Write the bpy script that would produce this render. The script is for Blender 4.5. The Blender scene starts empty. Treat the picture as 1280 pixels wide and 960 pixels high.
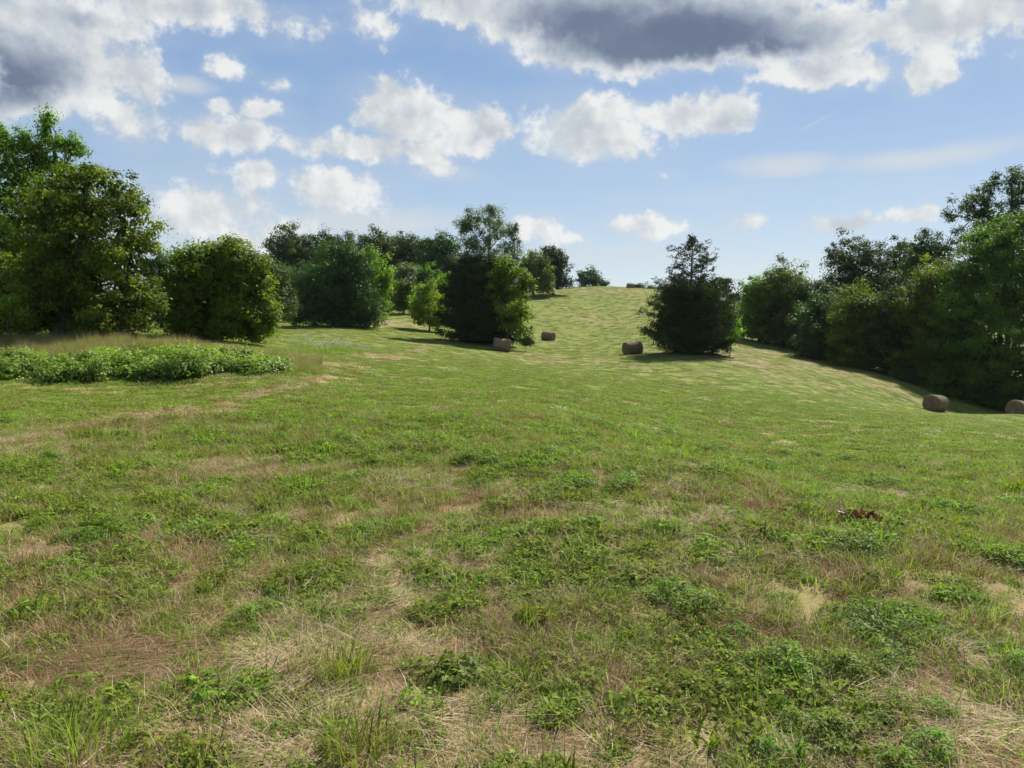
import bpy, math, random
import numpy as np
from mathutils import Vector, Matrix

random.seed(7)
RNG = np.random.default_rng(7)
R = math.radians

# ------------------------------------------------------------------ camera
FPX, CX, CY, HOR = 967.0, 640.0, 480.0, 400.0        # photo pixels (1280 x 960)
EYE = 1.6
PITCH = math.atan((CY - HOR) / FPX)
scene = bpy.context.scene
cam_d = bpy.data.cameras.new('camera')
cam = bpy.data.objects.new('camera', cam_d)
scene.collection.objects.link(cam)
cam.location = (0, 0, EYE)
cam.rotation_euler = (math.pi / 2 - PITCH, 0, 0)
cam_d.sensor_width = 36.0
cam_d.lens = 36.0 * FPX / 1280.0
cam_d.clip_start = 0.05
cam_d.clip_end = 20000
scene.camera = cam

# ------------------------------------------------------------------ light and exposure
SUN_EL, SUN_AZ = 47.0, 33.0        # degrees; azimuth measured from +Y towards +X
EXPOSURE = 0.96
SKY_STRENGTH = 0.06
sun_d = bpy.data.lights.new('sun', 'SUN')
sun_d.energy = 5.0
sun_d.angle = R(0.55)
sun_d.color = (1.0, 0.94, 0.84)
sun = bpy.data.objects.new('sun', sun_d)
scene.collection.objects.link(sun)
sdir = Vector((math.cos(R(SUN_EL)) * math.sin(R(SUN_AZ)), math.cos(R(SUN_EL)) * math.cos(R(SUN_AZ)), math.sin(R(SUN_EL))))
sun.rotation_euler = sdir.to_track_quat('Z', 'Y').to_euler()
sun.location = (30, 30, 60)
scene.view_settings.view_transform = 'Standard'
scene.view_settings.look = 'None'
scene.view_settings.exposure = EXPOSURE
scene.view_settings.gamma = 1.0
scene.view_settings.use_curve_mapping = False
scene.cycles.max_bounces = 7
scene.cycles.diffuse_bounces = 4
scene.cycles.transmission_bounces = 5
scene.cycles.glossy_bounces = 2


class NT:
    """small helper to write node graphs"""
    def __init__(s, tree):
        s.t = tree; s.n = tree.nodes; s.l = tree.links

    def node(s, typ, **kw):
        n = s.n.new(typ)
        for k, v in kw.items():
            setattr(n, k, v)
        return n

    def put(s, sock, v):
        if v is None:
            return
        if hasattr(v, 'is_output'):
            s.l.new(v, sock)
        else:
            if isinstance(v, (tuple, list)) and len(v) == 3 and sock.type == 'RGBA':
                v = (*v, 1)
            sock.default_value = v

    def m(s, op, a=None, b=None, c=None, clamp=False):
        n = s.node('ShaderNodeMath', operation=op, use_clamp=clamp)
        for i, v in enumerate((a, b, c)):
            s.put(n.inputs[i], v)
        return n.outputs[0]

    def v(s, op, a=None, b=None, scale=None):
        n = s.node('ShaderNodeVectorMath', operation=op)
        s.put(n.inputs[0], a); s.put(n.inputs[1], b)
        if scale is not None:
            s.put(n.inputs[3], scale)
        return n.outputs['Value'] if op in ('LENGTH', 'DOT_PRODUCT') else n.outputs[0]

    def ss(s, x, lo, hi, a=0.0, b=1.0):
        n = s.node('ShaderNodeMapRange', interpolation_type='SMOOTHSTEP')
        for i, v in enumerate((x, lo, hi, a, b)):
            s.put(n.inputs[i], v)
        return n.outputs[0]

    def noise(s, vec, scale, detail=5, rough=0.5, dist=0.0, dim='3D', out=0):
        n = s.node('ShaderNodeTexNoise', noise_dimensions=dim)
        s.put(n.inputs['Vector'], vec)
        n.inputs['Scale'].default_value = scale
        n.inputs['Detail'].default_value = detail
        n.inputs['Roughness'].default_value = rough
        n.inputs['Distortion'].default_value = dist
        return n.outputs[out]

    def mix(s, f, a, b, blend='MIX'):
        n = s.node('ShaderNodeMix', data_type='RGBA', blend_type=blend)
        s.put(n.inputs[0], f); s.put(n.inputs[6], a); s.put(n.inputs[7], b)
        return n.outputs[2]


def pix_dir(px, py):
    x = (px - CX) / FPX; y = (CY - py) / FPX
    return np.array([x, math.cos(PITCH) + y * math.sin(PITCH), -math.sin(PITCH) + y * math.cos(PITCH)])


def azel(px, py):
    d = pix_dir(px, py); d /= np.linalg.norm(d)
    return math.atan2(d[0], d[1]), math.asin(d[2])


# ------------------------------------------------------------------ sky with clouds
world = bpy.data.worlds.new('World'); scene.world = world
world.use_nodes = True
world.node_tree.nodes.clear()
W = NT(world.node_tree)
sky = W.node('ShaderNodeTexSky', sky_type='NISHITA')
sky.sun_disc = False
sky.sun_elevation = R(SUN_EL); sky.sun_rotation = R(SUN_AZ)
sky.altitude = 200; sky.air_density = 1.0; sky.dust_density = 0.6; sky.ozone_density = 2.2
tc = W.node('ShaderNodeTexCoord')
sep = W.node('ShaderNodeSeparateXYZ'); W.l.new(tc.outputs['Generated'], sep.inputs[0])
az = W.m('ARCTAN2', sep.outputs[0], sep.outputs[1])
el = W.m('ARCSINE', sep.outputs[2])
cmb = W.node('ShaderNodeCombineXYZ'); W.l.new(az, cmb.inputs[0]); W.l.new(el, cmb.inputs[1])
P = cmb.outputs[0]
# low frequency warp of the coordinate so that cloud outlines are ragged
w1 = W.v('SUBTRACT', W.noise(P, 9.0, 3, 0.55, out=1), (0.5, 0.5, 0.5))
w2 = W.v('SUBTRACT', W.noise(P, 44.0, 6, 0.62, out=1), (0.5, 0.5, 0.5))
PW = W.v('ADD', P, W.v('ADD', W.v('MULTIPLY', w1, (0.075, 0.04, 0)), W.v('MULTIPLY', w2, (0.028, 0.018, 0))))
PS = W.v('ADD', P, W.v('MULTIPLY', w1, (0.05, 0.02, 0)))


def field(blobs, coord):
    acc = None
    for b in blobs:
        px, py, rx, ry = b[:4]
        st = b[4] if len(b) > 4 else 1.0
        rot = R(b[5]) if len(b) > 5 else 0.0
        a, e = azel(px, py)
        a2, _ = azel(px + rx, py); _, e2 = azel(px, py - ry)
        ra, re = abs(a2 - a), abs(e2 - e)
        d = W.v('SUBTRACT', coord, (a, e, 0))
        if rot:
            n = W.node('ShaderNodeVectorRotate', rotation_type='Z_AXIS')
            W.l.new(d, n.inputs['Vector']); n.inputs['Angle'].default_value = -rot
            d = n.outputs[0]
        d = W.v('MULTIPLY', d, (1 / ra, 1 / re, 0))
        f = W.m('MULTIPLY_ADD', W.v('LENGTH', d), -st, st)
        acc = f if acc is None else W.m('SMOOTH_MAX', acc, f, 0.12)
    return acc


CUM = [  # puffy clouds: pixel centre, radii, strength
    (125, 95, 95, 62), (50, 60, 120, 80, 1.6), (160, 150, 48, 42, .75), (20, 115, 90, 45, .9),
    (230, 8, 190, 36, .9), (100, 20, 120, 30, .8), (120, -30, 170, 50, .9),
    (475, 22, 34, 30, .55), (590, 2, 150, 30, .75), (700, 20, 120, 40, .9),
    (840, 34, 250, 66, 2.0), (760, 10, 200, 66, 1.8), (1000, 45, 160, 50, 1.2), (1190, 25, 190, 50, 1.1),
    (1040, 92, 130, 26, .9), (1150, 82, 55, 34, .9), (1000, -60, 420, 85, 1.2), (1420, 20, 180, 70, 1),
    (745, 158, 110, 46, .8), (850, 140, 105, 30, .95), (900, 150, 60, 22, .8),
    (505, 140, 82, 44, 1.0), (590, 165, 55, 40, .95), (465, 185, 150, 24, .8), (290, 165, 92, 30, .8),
    (545, 205, 30, 16, .7), (500, 115, 35, 22, .8),
    (285, 83, 26, 14, .38), (348, 102, 21, 12, .5), (335, 130, 36, 15, .6), (275, 128, 22, 12, .5),
    (330, 218, 45, 20, .75), (415, 240, 72, 34, .75), (265, 262, 95, 55, .62),
    (672, 288, 45, 20, .75), (715, 300, 40, 12, .6), (815, 284, 68, 17, .75), (930, 280, 26, 11, .55),
    (1056, 283, 52, 15, .75), (1140, 270, 42, 16, .7), (838, 214, 16, 8, .3), (320, 300, 130, 30, .5),
    (-250, 120, 150, 60), (-420, 260, 200, 50, .8), (-180, 290, 120, 40, .7), (1500, 250, 90, 30, .8), (1700, 120, 160, 70, 1),
]
SOFT = [  # thin layers
    (745, 160, 115, 50, 1.8, 8), (1150, 195, 190, 22, 1.0, 2), (980, 208, 110, 20, 1.0), (480, 280, 200, 26, 1.0), (250, 270, 170, 70, .9),
    (225, 103, 70, 20, .9), (700, 320, 420, 36, .6), (180, 355, 500, 40, .7), (560, 215, 90, 22, .6), (1080, 330, 330, 38, .5),
    (900, 245, 300, 26, .25),
]
DARK = [  # deep grey undersides
    (850, 48, 250, 62, 1.9, -3), (740, 28, 200, 60, 1.5), (930, 62, 140, 40, 1.6), (5, 85, 125, 62, 1.7),
    (115, 18, 95, 26, .7), (1000, 10, 130, 40, .7), (700, -10, 200, 30, .6), (240, 25, 80, 20, .35),
    (595, 180, 50, 22, .6), (500, 170, 60, 24, .5), (300, 180, 80, 16, .4), (150, 120, 30, 40, .3), (440, 258, 40, 16, .4),
    (1060, 62, 60, 18, .5), (255, 280, 50, 20, .4),
]
# generic cover far from the view so that the rest of the sky is cloudy as well
gen = W.m('MULTIPLY_ADD', W.noise(W.v('MULTIPLY', P, (1, 1.8, 1)), 2.6, 3, 0.5), 3.0, -1.62)
away = W.ss(W.m('ABSOLUTE', az), 0.75, 1.1)
up = W.ss(el, 0.42, 0.7)
gen = W.m('SUBTRACT', gen, W.m('MULTIPLY_ADD', W.m('MAXIMUM', away, up), -3.0, 3.0))
C = W.m('MAXIMUM', field(CUM, PW), gen)
n_f = W.noise(P, 27.0, 8, 0.64)                    # billow detail
n_b = W.noise(P, 12.0, 4, 0.5)
sx, sy = 0.010, 0.016
n_fo = W.noise(W.v('ADD', P, (sx, sy, 0)), 27.0, 4, 0.6)
n_bo = W.noise(W.v('ADD', P, (0.022, 0.03, 0)), 12.0, 3, 0.5)
Cn = W.m('ADD', C, W.m('ADD', W.m('MULTIPLY_ADD', n_f, 1.75, -0.875), W.m('MULTIPLY_ADD', n_b, 0.8, -0.40)))
alpha_c = W.m('MULTIPLY', W.ss(Cn, 0.0, 0.42), 0.98)
Sf = field(SOFT, PS)
sn = W.noise(W.v('MULTIPLY', P, (1, 4, 1)), 7.0, 4, 0.5)
alpha_s = W.m('MULTIPLY', W.ss(W.m('ADD', Sf, W.m('MULTIPLY_ADD', sn, 1.0, -0.5)), 0.0, 0.9), 0.75)
Dk = field(DARK, PW)
dark = W.ss(W.m('ADD', Dk, W.m('MULTIPLY_ADD', n_b, 0.4, -0.2)), -0.15, 1.5)
relief = W.m('ADD', W.m('MULTIPLY_ADD', W.m('SUBTRACT', n_f, n_fo), 1.1, 0.68), W.m('MULTIPLY', W.m('SUBTRACT', n_b, n_bo), 1.5), clamp=True)
thick = W.ss(Cn, 0.3, 1.1)
relief = W.m('MAXIMUM', relief, 0.42)
lit = W.m('SUBTRACT', W.m('MULTIPLY_ADD', relief, 0.55, 0.52), W.m('MULTIPLY', thick, 0.08))
lit = W.m('MULTIPLY', lit, W.m('MULTIPLY_ADD', W.m('MULTIPLY', dark, W.ss(Cn, 0.2, 0.9)), -0.70, 1.0), clamp=True)
ramp = W.node('ShaderNodeValToRGB')
W.l.new(lit, ramp.inputs[0])
cr = ramp.color_ramp
cr.elements[0].position = 0.0; cr.elements[0].color = (0.072, 0.098, 0.165, 1)
cr.elements[1].position = 1.0; cr.elements[1].color = (0.86, 0.87, 0.86, 1)
e = cr.elements.new(0.30); e.color = (0.155, 0.20, 0.30, 1)
e = cr.elements.new(0.62); e.color = (0.42, 0.48, 0.56, 1)
e = cr.elements.new(0.85); e.color = (0.68, 0.71, 0.73, 1)
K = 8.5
# unseen clouds behind the view are brightened to add fill light on trees
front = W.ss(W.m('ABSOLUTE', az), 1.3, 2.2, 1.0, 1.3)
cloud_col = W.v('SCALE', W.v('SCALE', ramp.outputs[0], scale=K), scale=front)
soft_col = (0.66 * K, 0.70 * K, 0.72 * K)
# thin contrail
CT = field([(1016, 155, 34, 1.6, 1.0, 24)], P)
halo = W.m('MULTIPLY', W.ss(W.m('ADD', C, W.m('MULTIPLY_ADD', sn, 0.8, -0.4)), -0.6, 0.6), 0.28)
alpha_s = W.m('MAXIMUM', alpha_s, halo)
alpha_t = W.m('MULTIPLY', W.ss(CT, 0.0, 0.6), 0.30)
hz = W.node('ShaderNodeValToRGB'); W.l.new(W.m('DIVIDE', el, R(60.0), clamp=True), hz.inputs[0])
hr = hz.color_ramp
hr.elements[0].position = 0.0; hr.elements[0].color = (0.62, 0.71, 0.79, 1)
hr.elements[1].position = 1.0; hr.elements[1].color = (0.10, 0.22, 0.50, 1)
e = hr.elements.new(0.10); e.color = (0.47, 0.60, 0.76, 1)
e = hr.elements.new(0.24); e.color = (0.285, 0.44, 0.69, 1)
e = hr.elements.new(0.40); e.color = (0.185, 0.33, 0.61, 1)
sky_base = W.mix(0.75, sky.outputs[0], W.v('SCALE', hz.outputs[0], scale=8.4))
c1 = W.mix(alpha_s, sky_base, soft_col)
c1 = W.mix(alpha_t, c1, (0.7 * K, 0.72 * K, 0.74 * K))
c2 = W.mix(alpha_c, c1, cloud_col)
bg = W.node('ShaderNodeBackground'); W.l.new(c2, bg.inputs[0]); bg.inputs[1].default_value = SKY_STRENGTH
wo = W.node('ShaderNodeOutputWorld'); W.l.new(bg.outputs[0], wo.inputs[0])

# ------------------------------------------------------------------ numpy noise
_perm = RNG.random((512, 512)).astype(np.float32)


def vnoise(x, y, s, seed=0):
    x = np.asarray(x, float) / s + 137.3 + seed * 17.7; y = np.asarray(y, float) / s + 91.7 + seed * 31.1
    xi = np.floor(x).astype(int); yi = np.floor(y).astype(int)
    fx = x - xi; fy = y - yi
    fx = fx * fx * (3 - 2 * fx); fy = fy * fy * (3 - 2 * fy)
    a = _perm[xi % 512, yi % 512]; b = _perm[(xi + 1) % 512, yi % 512]
    c = _perm[xi % 512, (yi + 1) % 512]; d = _perm[(xi + 1) % 512, (yi + 1) % 512]
    return (a * (1 - fx) + b * fx) * (1 - fy) + (c * (1 - fx) + d * fx) * fy


def fbm(x, y, s, o=4, seed=0, g=0.5):
    t = 0; a = 1; n = 0
    for i in range(o):
        t = t + a * vnoise(x, y, s / 2 ** i, seed + i); n += a; a *= g
    return t / n


def sstep(x, lo, hi):
    t = np.clip((x - lo) / (hi - lo), 0, 1)
    return t * t * (3 - 2 * t)


# ------------------------------------------------------------------ terrain height
def at_depth(px, py, Y):
    d = pix_dir(px, py)
    t = Y / d[1]
    return np.array([d[0] * t, Y, EYE + d[2] * t])


CTRL = [(640, 640, None), ]
ctrl = []
for (x, y) in [(0, 0), (-3, 1), (3, 1), (0, 4), (-3, 4), (3, 4), (0, -8), (-8, -6), (8, -6), (-1, 8), (-6, 8), (2.5, 8)]:
    ctrl.append((x, y, 0.0))
ctrl += [(-40, -40, -1), (40, -40, -4), (0, -60, -1), (-90, 0, 1.0), (90, 0, -9), (-100, 60, 3), (-110, 140, 5), (120, 60, -8), (130, 140, -7),
         (0, 260, 7), (-90, 260, 9), (60, 260, 5), (-160, 260, 9), (160, 260, -3), (18, 235, 9.3), (50, 215, 7.5)]
for (px, py, Y) in [
    (0, 480, 25), (180, 480, 25), (360, 468, 26), (0, 418, 38), (100, 418, 38), (270, 424, 42), (180, 434, 32), (0, 434, 32),
    (0, 520, 14), (0, 494, 20), (200, 560, 10), (300, 506, 17),
    (640, 520, 14), (640, 500, 20), (640, 478, 30), (640, 455, 50), (450, 440, 45), (400, 430, 52), (450, 480, 27),
    (626, 438, 70), (605, 428, 76), (684, 424, 98), (791, 443, 70), (862, 442, 68), (535, 411, 90),
    (420, 405, 82), (490, 388, 112), (500, 378, 135), (400, 400, 120), (700, 396, 130), (740, 375, 160), (790, 395, 130),
    (740, 357.5, 200), (690, 362, 185), (790, 361, 200), (640, 366, 180), (560, 372, 160), (850, 366, 190), (900, 385, 150), (850, 405, 110),
    (925, 425, 95), (1000, 447, 80), (1130, 482, 66), (1280, 519, 50), (1280, 521, 66), (1166, 514, 57), (1000, 418, 125), (1200, 460, 110),
    (1280, 600, 10), (1280, 560, 18), (1280, 535, 32), (1000, 500, 40), (1000, 560, 17), (1000, 620, 8.6), (850, 470, 50), (850, 510, 25),
    (-250, 415, 38), (-250, 490, 20), (1500, 560, 45), (1500, 590, 20), (1500, 620, 12),
]:
    ctrl.append(tuple(at_depth(px, py, Y)))
ctrl = np.array(ctrl)
_n = len(ctrl)


def _U(r2):
    return 0.5 * r2 * np.log(r2 + 1e-9)


# the spline is fitted in log-radial space so that near detail does not make far ripples
def _warp(x, y):
    r = np.sqrt(x * x + y * y) + 1e-6
    s = np.log1p(r / 6.0) / r
    return x * s, y * s


_cx, _cy = _warp(ctrl[:, 0], ctrl[:, 1])
_K = _U((_cx[:, None] - _cx[None]) ** 2 + (_cy[:, None] - _cy[None]) ** 2) + np.eye(_n) * 0.002
_Pm = np.stack([np.ones(_n), _cx, _cy], 1)
_A = np.block([[_K, _Pm], [_Pm.T, np.zeros((3, 3))]])
_w = np.linalg.solve(_A, np.concatenate([ctrl[:, 2], np.zeros(3)]))


def H(x, y):
    x = np.atleast_1d(np.asarray(x, float)); y = np.atleast_1d(np.asarray(y, float))
    wx, wy = _warp(x, y)
    z = _w[_n] + _w[_n + 1] * wx + _w[_n + 2] * wy
    for i in range(_n):
        z = z + _w[i] * _U((wx - _cx[i]) ** 2 + (wy - _cy[i]) ** 2)
    r = np.sqrt(x * x + y * y)
    k = sstep(r, 270, 420)
    far = -6 + 10 * fbm(x, y, 300, 3, 5)
    # wooded ridges far off
    far = far + 58 * np.exp(-((y - 1500 - 0.2 * x) / 260.0) ** 2) * (0.75 + 0.35 * fbm(x, y, 500, 3, 9)) + 95 * sstep(r, 2200, 3200)*(0.5+0.3*fbm(x, y, 900, 2, 3))
    z = z * (1 - k) + far * k
    amp = 1 - sstep(r, 150, 400)
    z = z + (0.10 * (1 - .93 * sstep(r, 18, 50)) * (fbm(x, y, 3.5, 2, 2) - 0.5) + 0.045 * (1 - sstep(r, 10, 25)) * (fbm(x, y, 0.5, 3, 4) - 0.5)) * amp * sstep(r, 0.5, 3)
    z = z + 0.5 * (fbm(x, y, 25, 1, 6) - 0.5) * sstep(r, 20, 60)
    return z


def h1(x, y):
    return float(H(x, y)[0])


def ground_at(px, py):
    """where the sight line of a photo pixel meets the ground"""
    d = pix_dir(px, py)
    t = np.concatenate([np.linspace(1, 40, 900), np.linspace(40.05, 320, 2400)])
    z = H(d[0] * t, d[1] * t)
    below = np.where(EYE + d[2] * t < z)[0]
    i = below[0] if len(below) else len(t) - 1
    return np.array([d[0] * t[i], d[1] * t[i], z[i]])


# ------------------------------------------------------------------ where the sward is dry
def patch(px, py, rx, ry, s=1.0):
    c = ground_at(px, py); f = ground_at(px, py - ry); n = ground_at(px, py + ry); sdx = abs(ground_at(px + rx, py)[0] - c[0])
    q = .8 if py > 560 else 1.0
    return (c[0], (f[1] + n[1]) / 2, max(sdx * q, .05), max((f[1] - n[1]) / 2 * q, .05), s)


DRY = [patch(*a) for a in [
    (0, 560, 55, 28, 1.8), (110, 540, 90, 14, 1.4), (200, 521, 95, 8, 1.8), (300, 505, 60, 5, .8), (300, 592, 110, 13, 2.1), (310, 618, 35, 14, .8), (190, 626, 30, 7, 1),
    (620, 628, 85, 13, 1.7), (650, 645, 60, 10, .6), (990, 648, 60, 9, 1.9), (1080, 656, 50, 6, 1.0), (1180, 660, 90, 5, .8), (880, 655, 60, 5, .8), (560, 600, 60, 8, .3),
    (40, 720, 60, 18, .9), (220, 690, 40, 12, .8), (160, 815, 130, 45, 1.6), (60, 870, 130, 30, 1.3), (260, 860, 90, 20, 1.0), (380, 810, 40, 50, 1.4), (450, 870, 70, 35, .9),
    (390, 700, 30, 12, .5), (600, 740, 60, 40, .5), (700, 690, 120, 30, .5), (560, 930, 90, 28, 1.2), (760, 880, 110, 26, 1.2), (700, 780, 120, 50, .5), (950, 760, 90, 60, .6),
    (1000, 880, 110, 24, .9), (1180, 900, 120, 40, 1.2), (1060, 930, 90, 22, 1.2), (860, 920, 60, 16, .8), (380, 930, 70, 16, .8), (700, 940, 60, 20, .8),
    (1230, 760, 60, 60, .5), (1160, 720, 90, 20, .35), (900, 700, 120, 20, .4), (480, 760, 60, 20, .5), (240, 930, 60, 20, .5),
    (690, 450, 70, 7, .8), (740, 455, 60, 4, .8), (430, 457, 80, 5, .9), (480, 447, 45, 4, 1.1), (350, 474, 60, 5, .6),
    (1010, 455, 60, 14, .5), (930, 455, 60, 16, .6), (1090, 480, 40, 10, .5), (745, 400, 60, 10, .42), (740, 364, 110, 4, .55), (560, 385, 60, 5, .5), (490, 405, 60, 6, .5),
    (850, 520, 220, 12, .35), (1040, 548, 160, 8, .35), (130, 490, 200, 6, .55), (520, 392, 60, 5, .5)]]
TRACK = np.array([ground_at(*p)[:2] for p in [(0, 565), (110, 540), (200, 521), (290, 502), (360, 484), (430, 464), (490, 447), (530, 434), (560, 424)]])


def dryness(x, y):
    r = np.sqrt(x * x + y * y)
    fr_ = sstep(r, 12, 30)
    wx = x + (fbm(x, y, 0.5, 3, 21) - 0.5) * 0.5 * (1 - fr_) + (fbm(x, y, 4, 3, 24) - 0.5) * 3.5 * fr_
    wy = y + (fbm(x, y, 0.5, 3, 22) - 0.5) * 0.6 * (1 - fr_) + (fbm(x, y, 4, 3, 25) - 0.5) * 5 * fr_
    d = np.zeros_like(x)
    brk = 0.45 + 0.75 * sstep(fbm(x, y, 0.35, 3, 23) * (1 - fr_) + fbm(x, y, 3.0, 3, 26) * fr_, .35, .6)
    for (cx_, cy_, rx, ry, s) in DRY:
        q = ((wx - cx_) / rx) ** 2 + ((wy - cy_) / ry) ** 2
        d = np.maximum(d, s * np.exp(-q * 0.9) * brk)
    # faint wheel track
    m = np.full_like(x, 1e9)
    for a, b in zip(TRACK[:-1], TRACK[1:]):
        ab = b - a; t = np.clip(((x - a[0]) * ab[0] + (y - a[1]) * ab[1]) / (ab @ ab), 0, 1)
        m = np.minimum(m, np.hypot(x - a[0] - t * ab[0], y - a[1] - t * ab[1]))
    d = np.maximum(d, 0.95 * np.exp(-(m / 0.65) ** 2) * (0.5 + 0.9 * fbm(x, y, 1.5, 2, 30)) * (1.15 - .55 * sstep(y, 14, 40)))
    rows = .5 + .5 * np.sin((x * .93 - y * .22 + 3 * fbm(x, y, 22, 2, 33)) / 3.2 * 6.283)
    d = np.maximum(d, (0.04 + .22 * rows * sstep(fbm(x, y, 14, 2, 34), .35, .6)) * sstep(r, 35, 60))
    base = 0.62 * sstep(fbm(x, y, 0.30, 3, 11, .6), 0.44, 0.66) + 0.18 * sstep(fbm(x, y, 1.3, 3, 13), .45, .65) + 0.30 * sstep(fbm(x, y, 9, 3, 12), 0.45, 0.7)
    near = 1 - 0.72 * sstep(r, 3.5, 9)
    return np.clip(np.maximum(d, base * near + 0.05), 0, 1)


# ------------------------------------------------------------------ mesh helpers
COL = scene.collection


def quads(name, V, F, mats, tint=None, smooth=False, midx=None):
    me = bpy.data.meshes.new(name)
    V = np.asarray(V, np.float32); F = np.asarray(F, np.int32)
    me.vertices.add(len(V)); me.vertices.foreach_set('co', V.ravel())
    k = F.shape[1]
    me.loops.add(F.size); me.loops.foreach_set('vertex_index', F.ravel())
    me.polygons.add(len(F))
    me.polygons.foreach_set('loop_start', np.arange(0, F.size, k, dtype=np.int32))
    if smooth:
        me.polygons.foreach_set('use_smooth', np.ones(len(F), bool))
    for m in (mats if isinstance(mats, (list, tuple)) else [mats]):
        me.materials.append(m)
    if midx is not None:
        me.polygons.foreach_set('material_index', np.asarray(midx, np.int32))
    me.update(calc_edges=True)
    if tint is not None:
        a = me.attributes.new('tint', 'FLOAT', 'FACE'); a.data.foreach_set('value', np.asarray(tint, np.float32))
    return me


def link(name, me, parent=None, loc=(0, 0, 0), coll=None):
    o = bpy.data.objects.new(name, me); (coll or COL).objects.link(o)
    o.location = loc
    if parent is not None:
        o.parent = parent
    return o


def tag(o, label=None, cat=None, group=None, kind=None):
    if label: o['label'] = label
    if cat: o['category'] = cat
    if group: o['group'] = group
    if kind: o['kind'] = kind
    return o


def unit(v):
    return v / (np.linalg.norm(v, axis=-1, keepdims=True) + 1e-9)


def leaf_quads(P_, Nrm, L, Wd, rng, along=None, fold=0.0):
    """kite shaped leaves: P centre, Nrm normal, L length, Wd width (arrays)"""
    n = len(P_)
    t = rng.normal(size=(n, 3)) if along is None else along + rng.normal(size=(n, 3)) * 0.35
    t = unit(t - Nrm * (t * Nrm).sum(1, keepdims=True))
    b = np.cross(Nrm, t)
    L = np.broadcast_to(L, n)[:, None]; Wd = np.broadcast_to(Wd, n)[:, None]
    V = np.stack([P_ - t * L * .5, P_ + b * Wd * .5 + t * L * .08 + Nrm * fold * L, P_ + t * L * .5, P_ - b * Wd * .5 + t * L * .08 + Nrm * fold * L], 1).reshape(-1, 3)
    F = np.arange(4 * n).reshape(-1, 4)
    return V, F


def tubes(paths, sides=6):
    """paths: list of (points, radii) -> V, F quads"""
    Vs, Fs, o = [], [], 0
    ang = np.linspace(0, 2 * np.pi, sides, endpoint=False)
    for pts, rad in paths:
        pts = np.asarray(pts, float); n = len(pts)
        tg = np.gradient(pts, axis=0); tg = unit(tg)
        ref = np.array([1, 0, 0]) if abs(tg[0][0]) < 0.8 else np.array([0, 1, 0])
        a = unit(np.cross(tg, ref)); b = np.cross(tg, a)
        ring = pts[:, None] + (a[:, None] * np.cos(ang)[None, :, None] + b[:, None] * np.sin(ang)[None, :, None]) * np.asarray(rad)[:, None, None]
        Vs.append(ring.reshape(-1, 3))
        i = np.arange(n - 1)[:, None] * sides; j = np.arange(sides)[None]
        f = np.stack([i + j, i + (j + 1) % sides, i + sides + (j + 1) % sides, i + sides + j], -1).reshape(-1, 4)
        Fs.append(f + o); o += n * sides
    return np.concatenate(Vs), np.concatenate(Fs)


# ------------------------------------------------------------------ materials
def new_mat(name):
    m = bpy.data.materials.new(name); m.use_nodes = True
    m.node_tree.nodes.clear()
    return m, NT(m.node_tree)


def leaf_mat(name, dark, light, trans=0.35, rough=0.55, obj_var=0.15, tcol=(1.05, 1.35, 0.45), spec=0.25):
    m, T = new_mat(name)
    at = T.node('ShaderNodeAttribute'); at.attribute_name = 'tint'
    oi = T.node('ShaderNodeObjectInfo')
    col = T.mix(at.outputs['Fac'], dark, light)
    hv = T.node('ShaderNodeHueSaturation')
    T.l.new(T.m('MULTIPLY_ADD', oi.outputs['Random'], 0.05, 0.475), hv.inputs['Hue'])
    T.l.new(T.m('MULTIPLY_ADD', oi.outputs['Random'], 2 * obj_var, 1 - obj_var), hv.inputs['Value'])
    T.l.new(col, hv.inputs['Color'])
    col = hv.outputs[0]
    bs = T.node('ShaderNodeBsdfPrincipled')
    T.l.new(col, bs.inputs['Base Color']); bs.inputs['Roughness'].default_value = rough
    bs.inputs['Specular IOR Level'].default_value = spec
    tr = T.node('ShaderNodeBsdfTranslucent')
    T.l.new(T.mix(1.0, col, tcol, 'MULTIPLY'), tr.inputs['Color'])
    mx = T.node('ShaderNodeMixShader'); mx.inputs[0].default_value = trans
    T.l.new(bs.outputs[0], mx.inputs[1]); T.l.new(tr.outputs[0], mx.inputs[2])
    o = T.node('ShaderNodeOutputMaterial'); T.l.new(mx.outputs[0], o.inputs[0])
    return m


def simple_mat(name, c1, c2, scale=8, rough=0.85, bump=0.3, stretch=(1, 1, 1)):
    m, T = new_mat(name)
    tcx = T.node('ShaderNodeTexCoord')
    vv = T.v('MULTIPLY', tcx.outputs['Object'], stretch)
    n = T.noise(vv, scale, 6, 0.65)
    col = T.mix(T.ss(n, 0.3, 0.7), c1, c2)
    bs = T.node('ShaderNodeBsdfPrincipled'); T.l.new(col, bs.inputs['Base Color']); bs.inputs['Roughness'].default_value = rough
    bs.inputs['Specular IOR Level'].default_value = 0.2
    b = T.node('ShaderNodeBump'); b.inputs['Strength'].default_value = bump; b.inputs['Distance'].default_value = 0.02
    T.l.new(n, b.inputs['Height']); T.l.new(b.outputs[0], bs.inputs['Normal'])
    o = T.node('ShaderNodeOutputMaterial'); T.l.new(bs.outputs[0], o.inputs[0])
    return m


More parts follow.
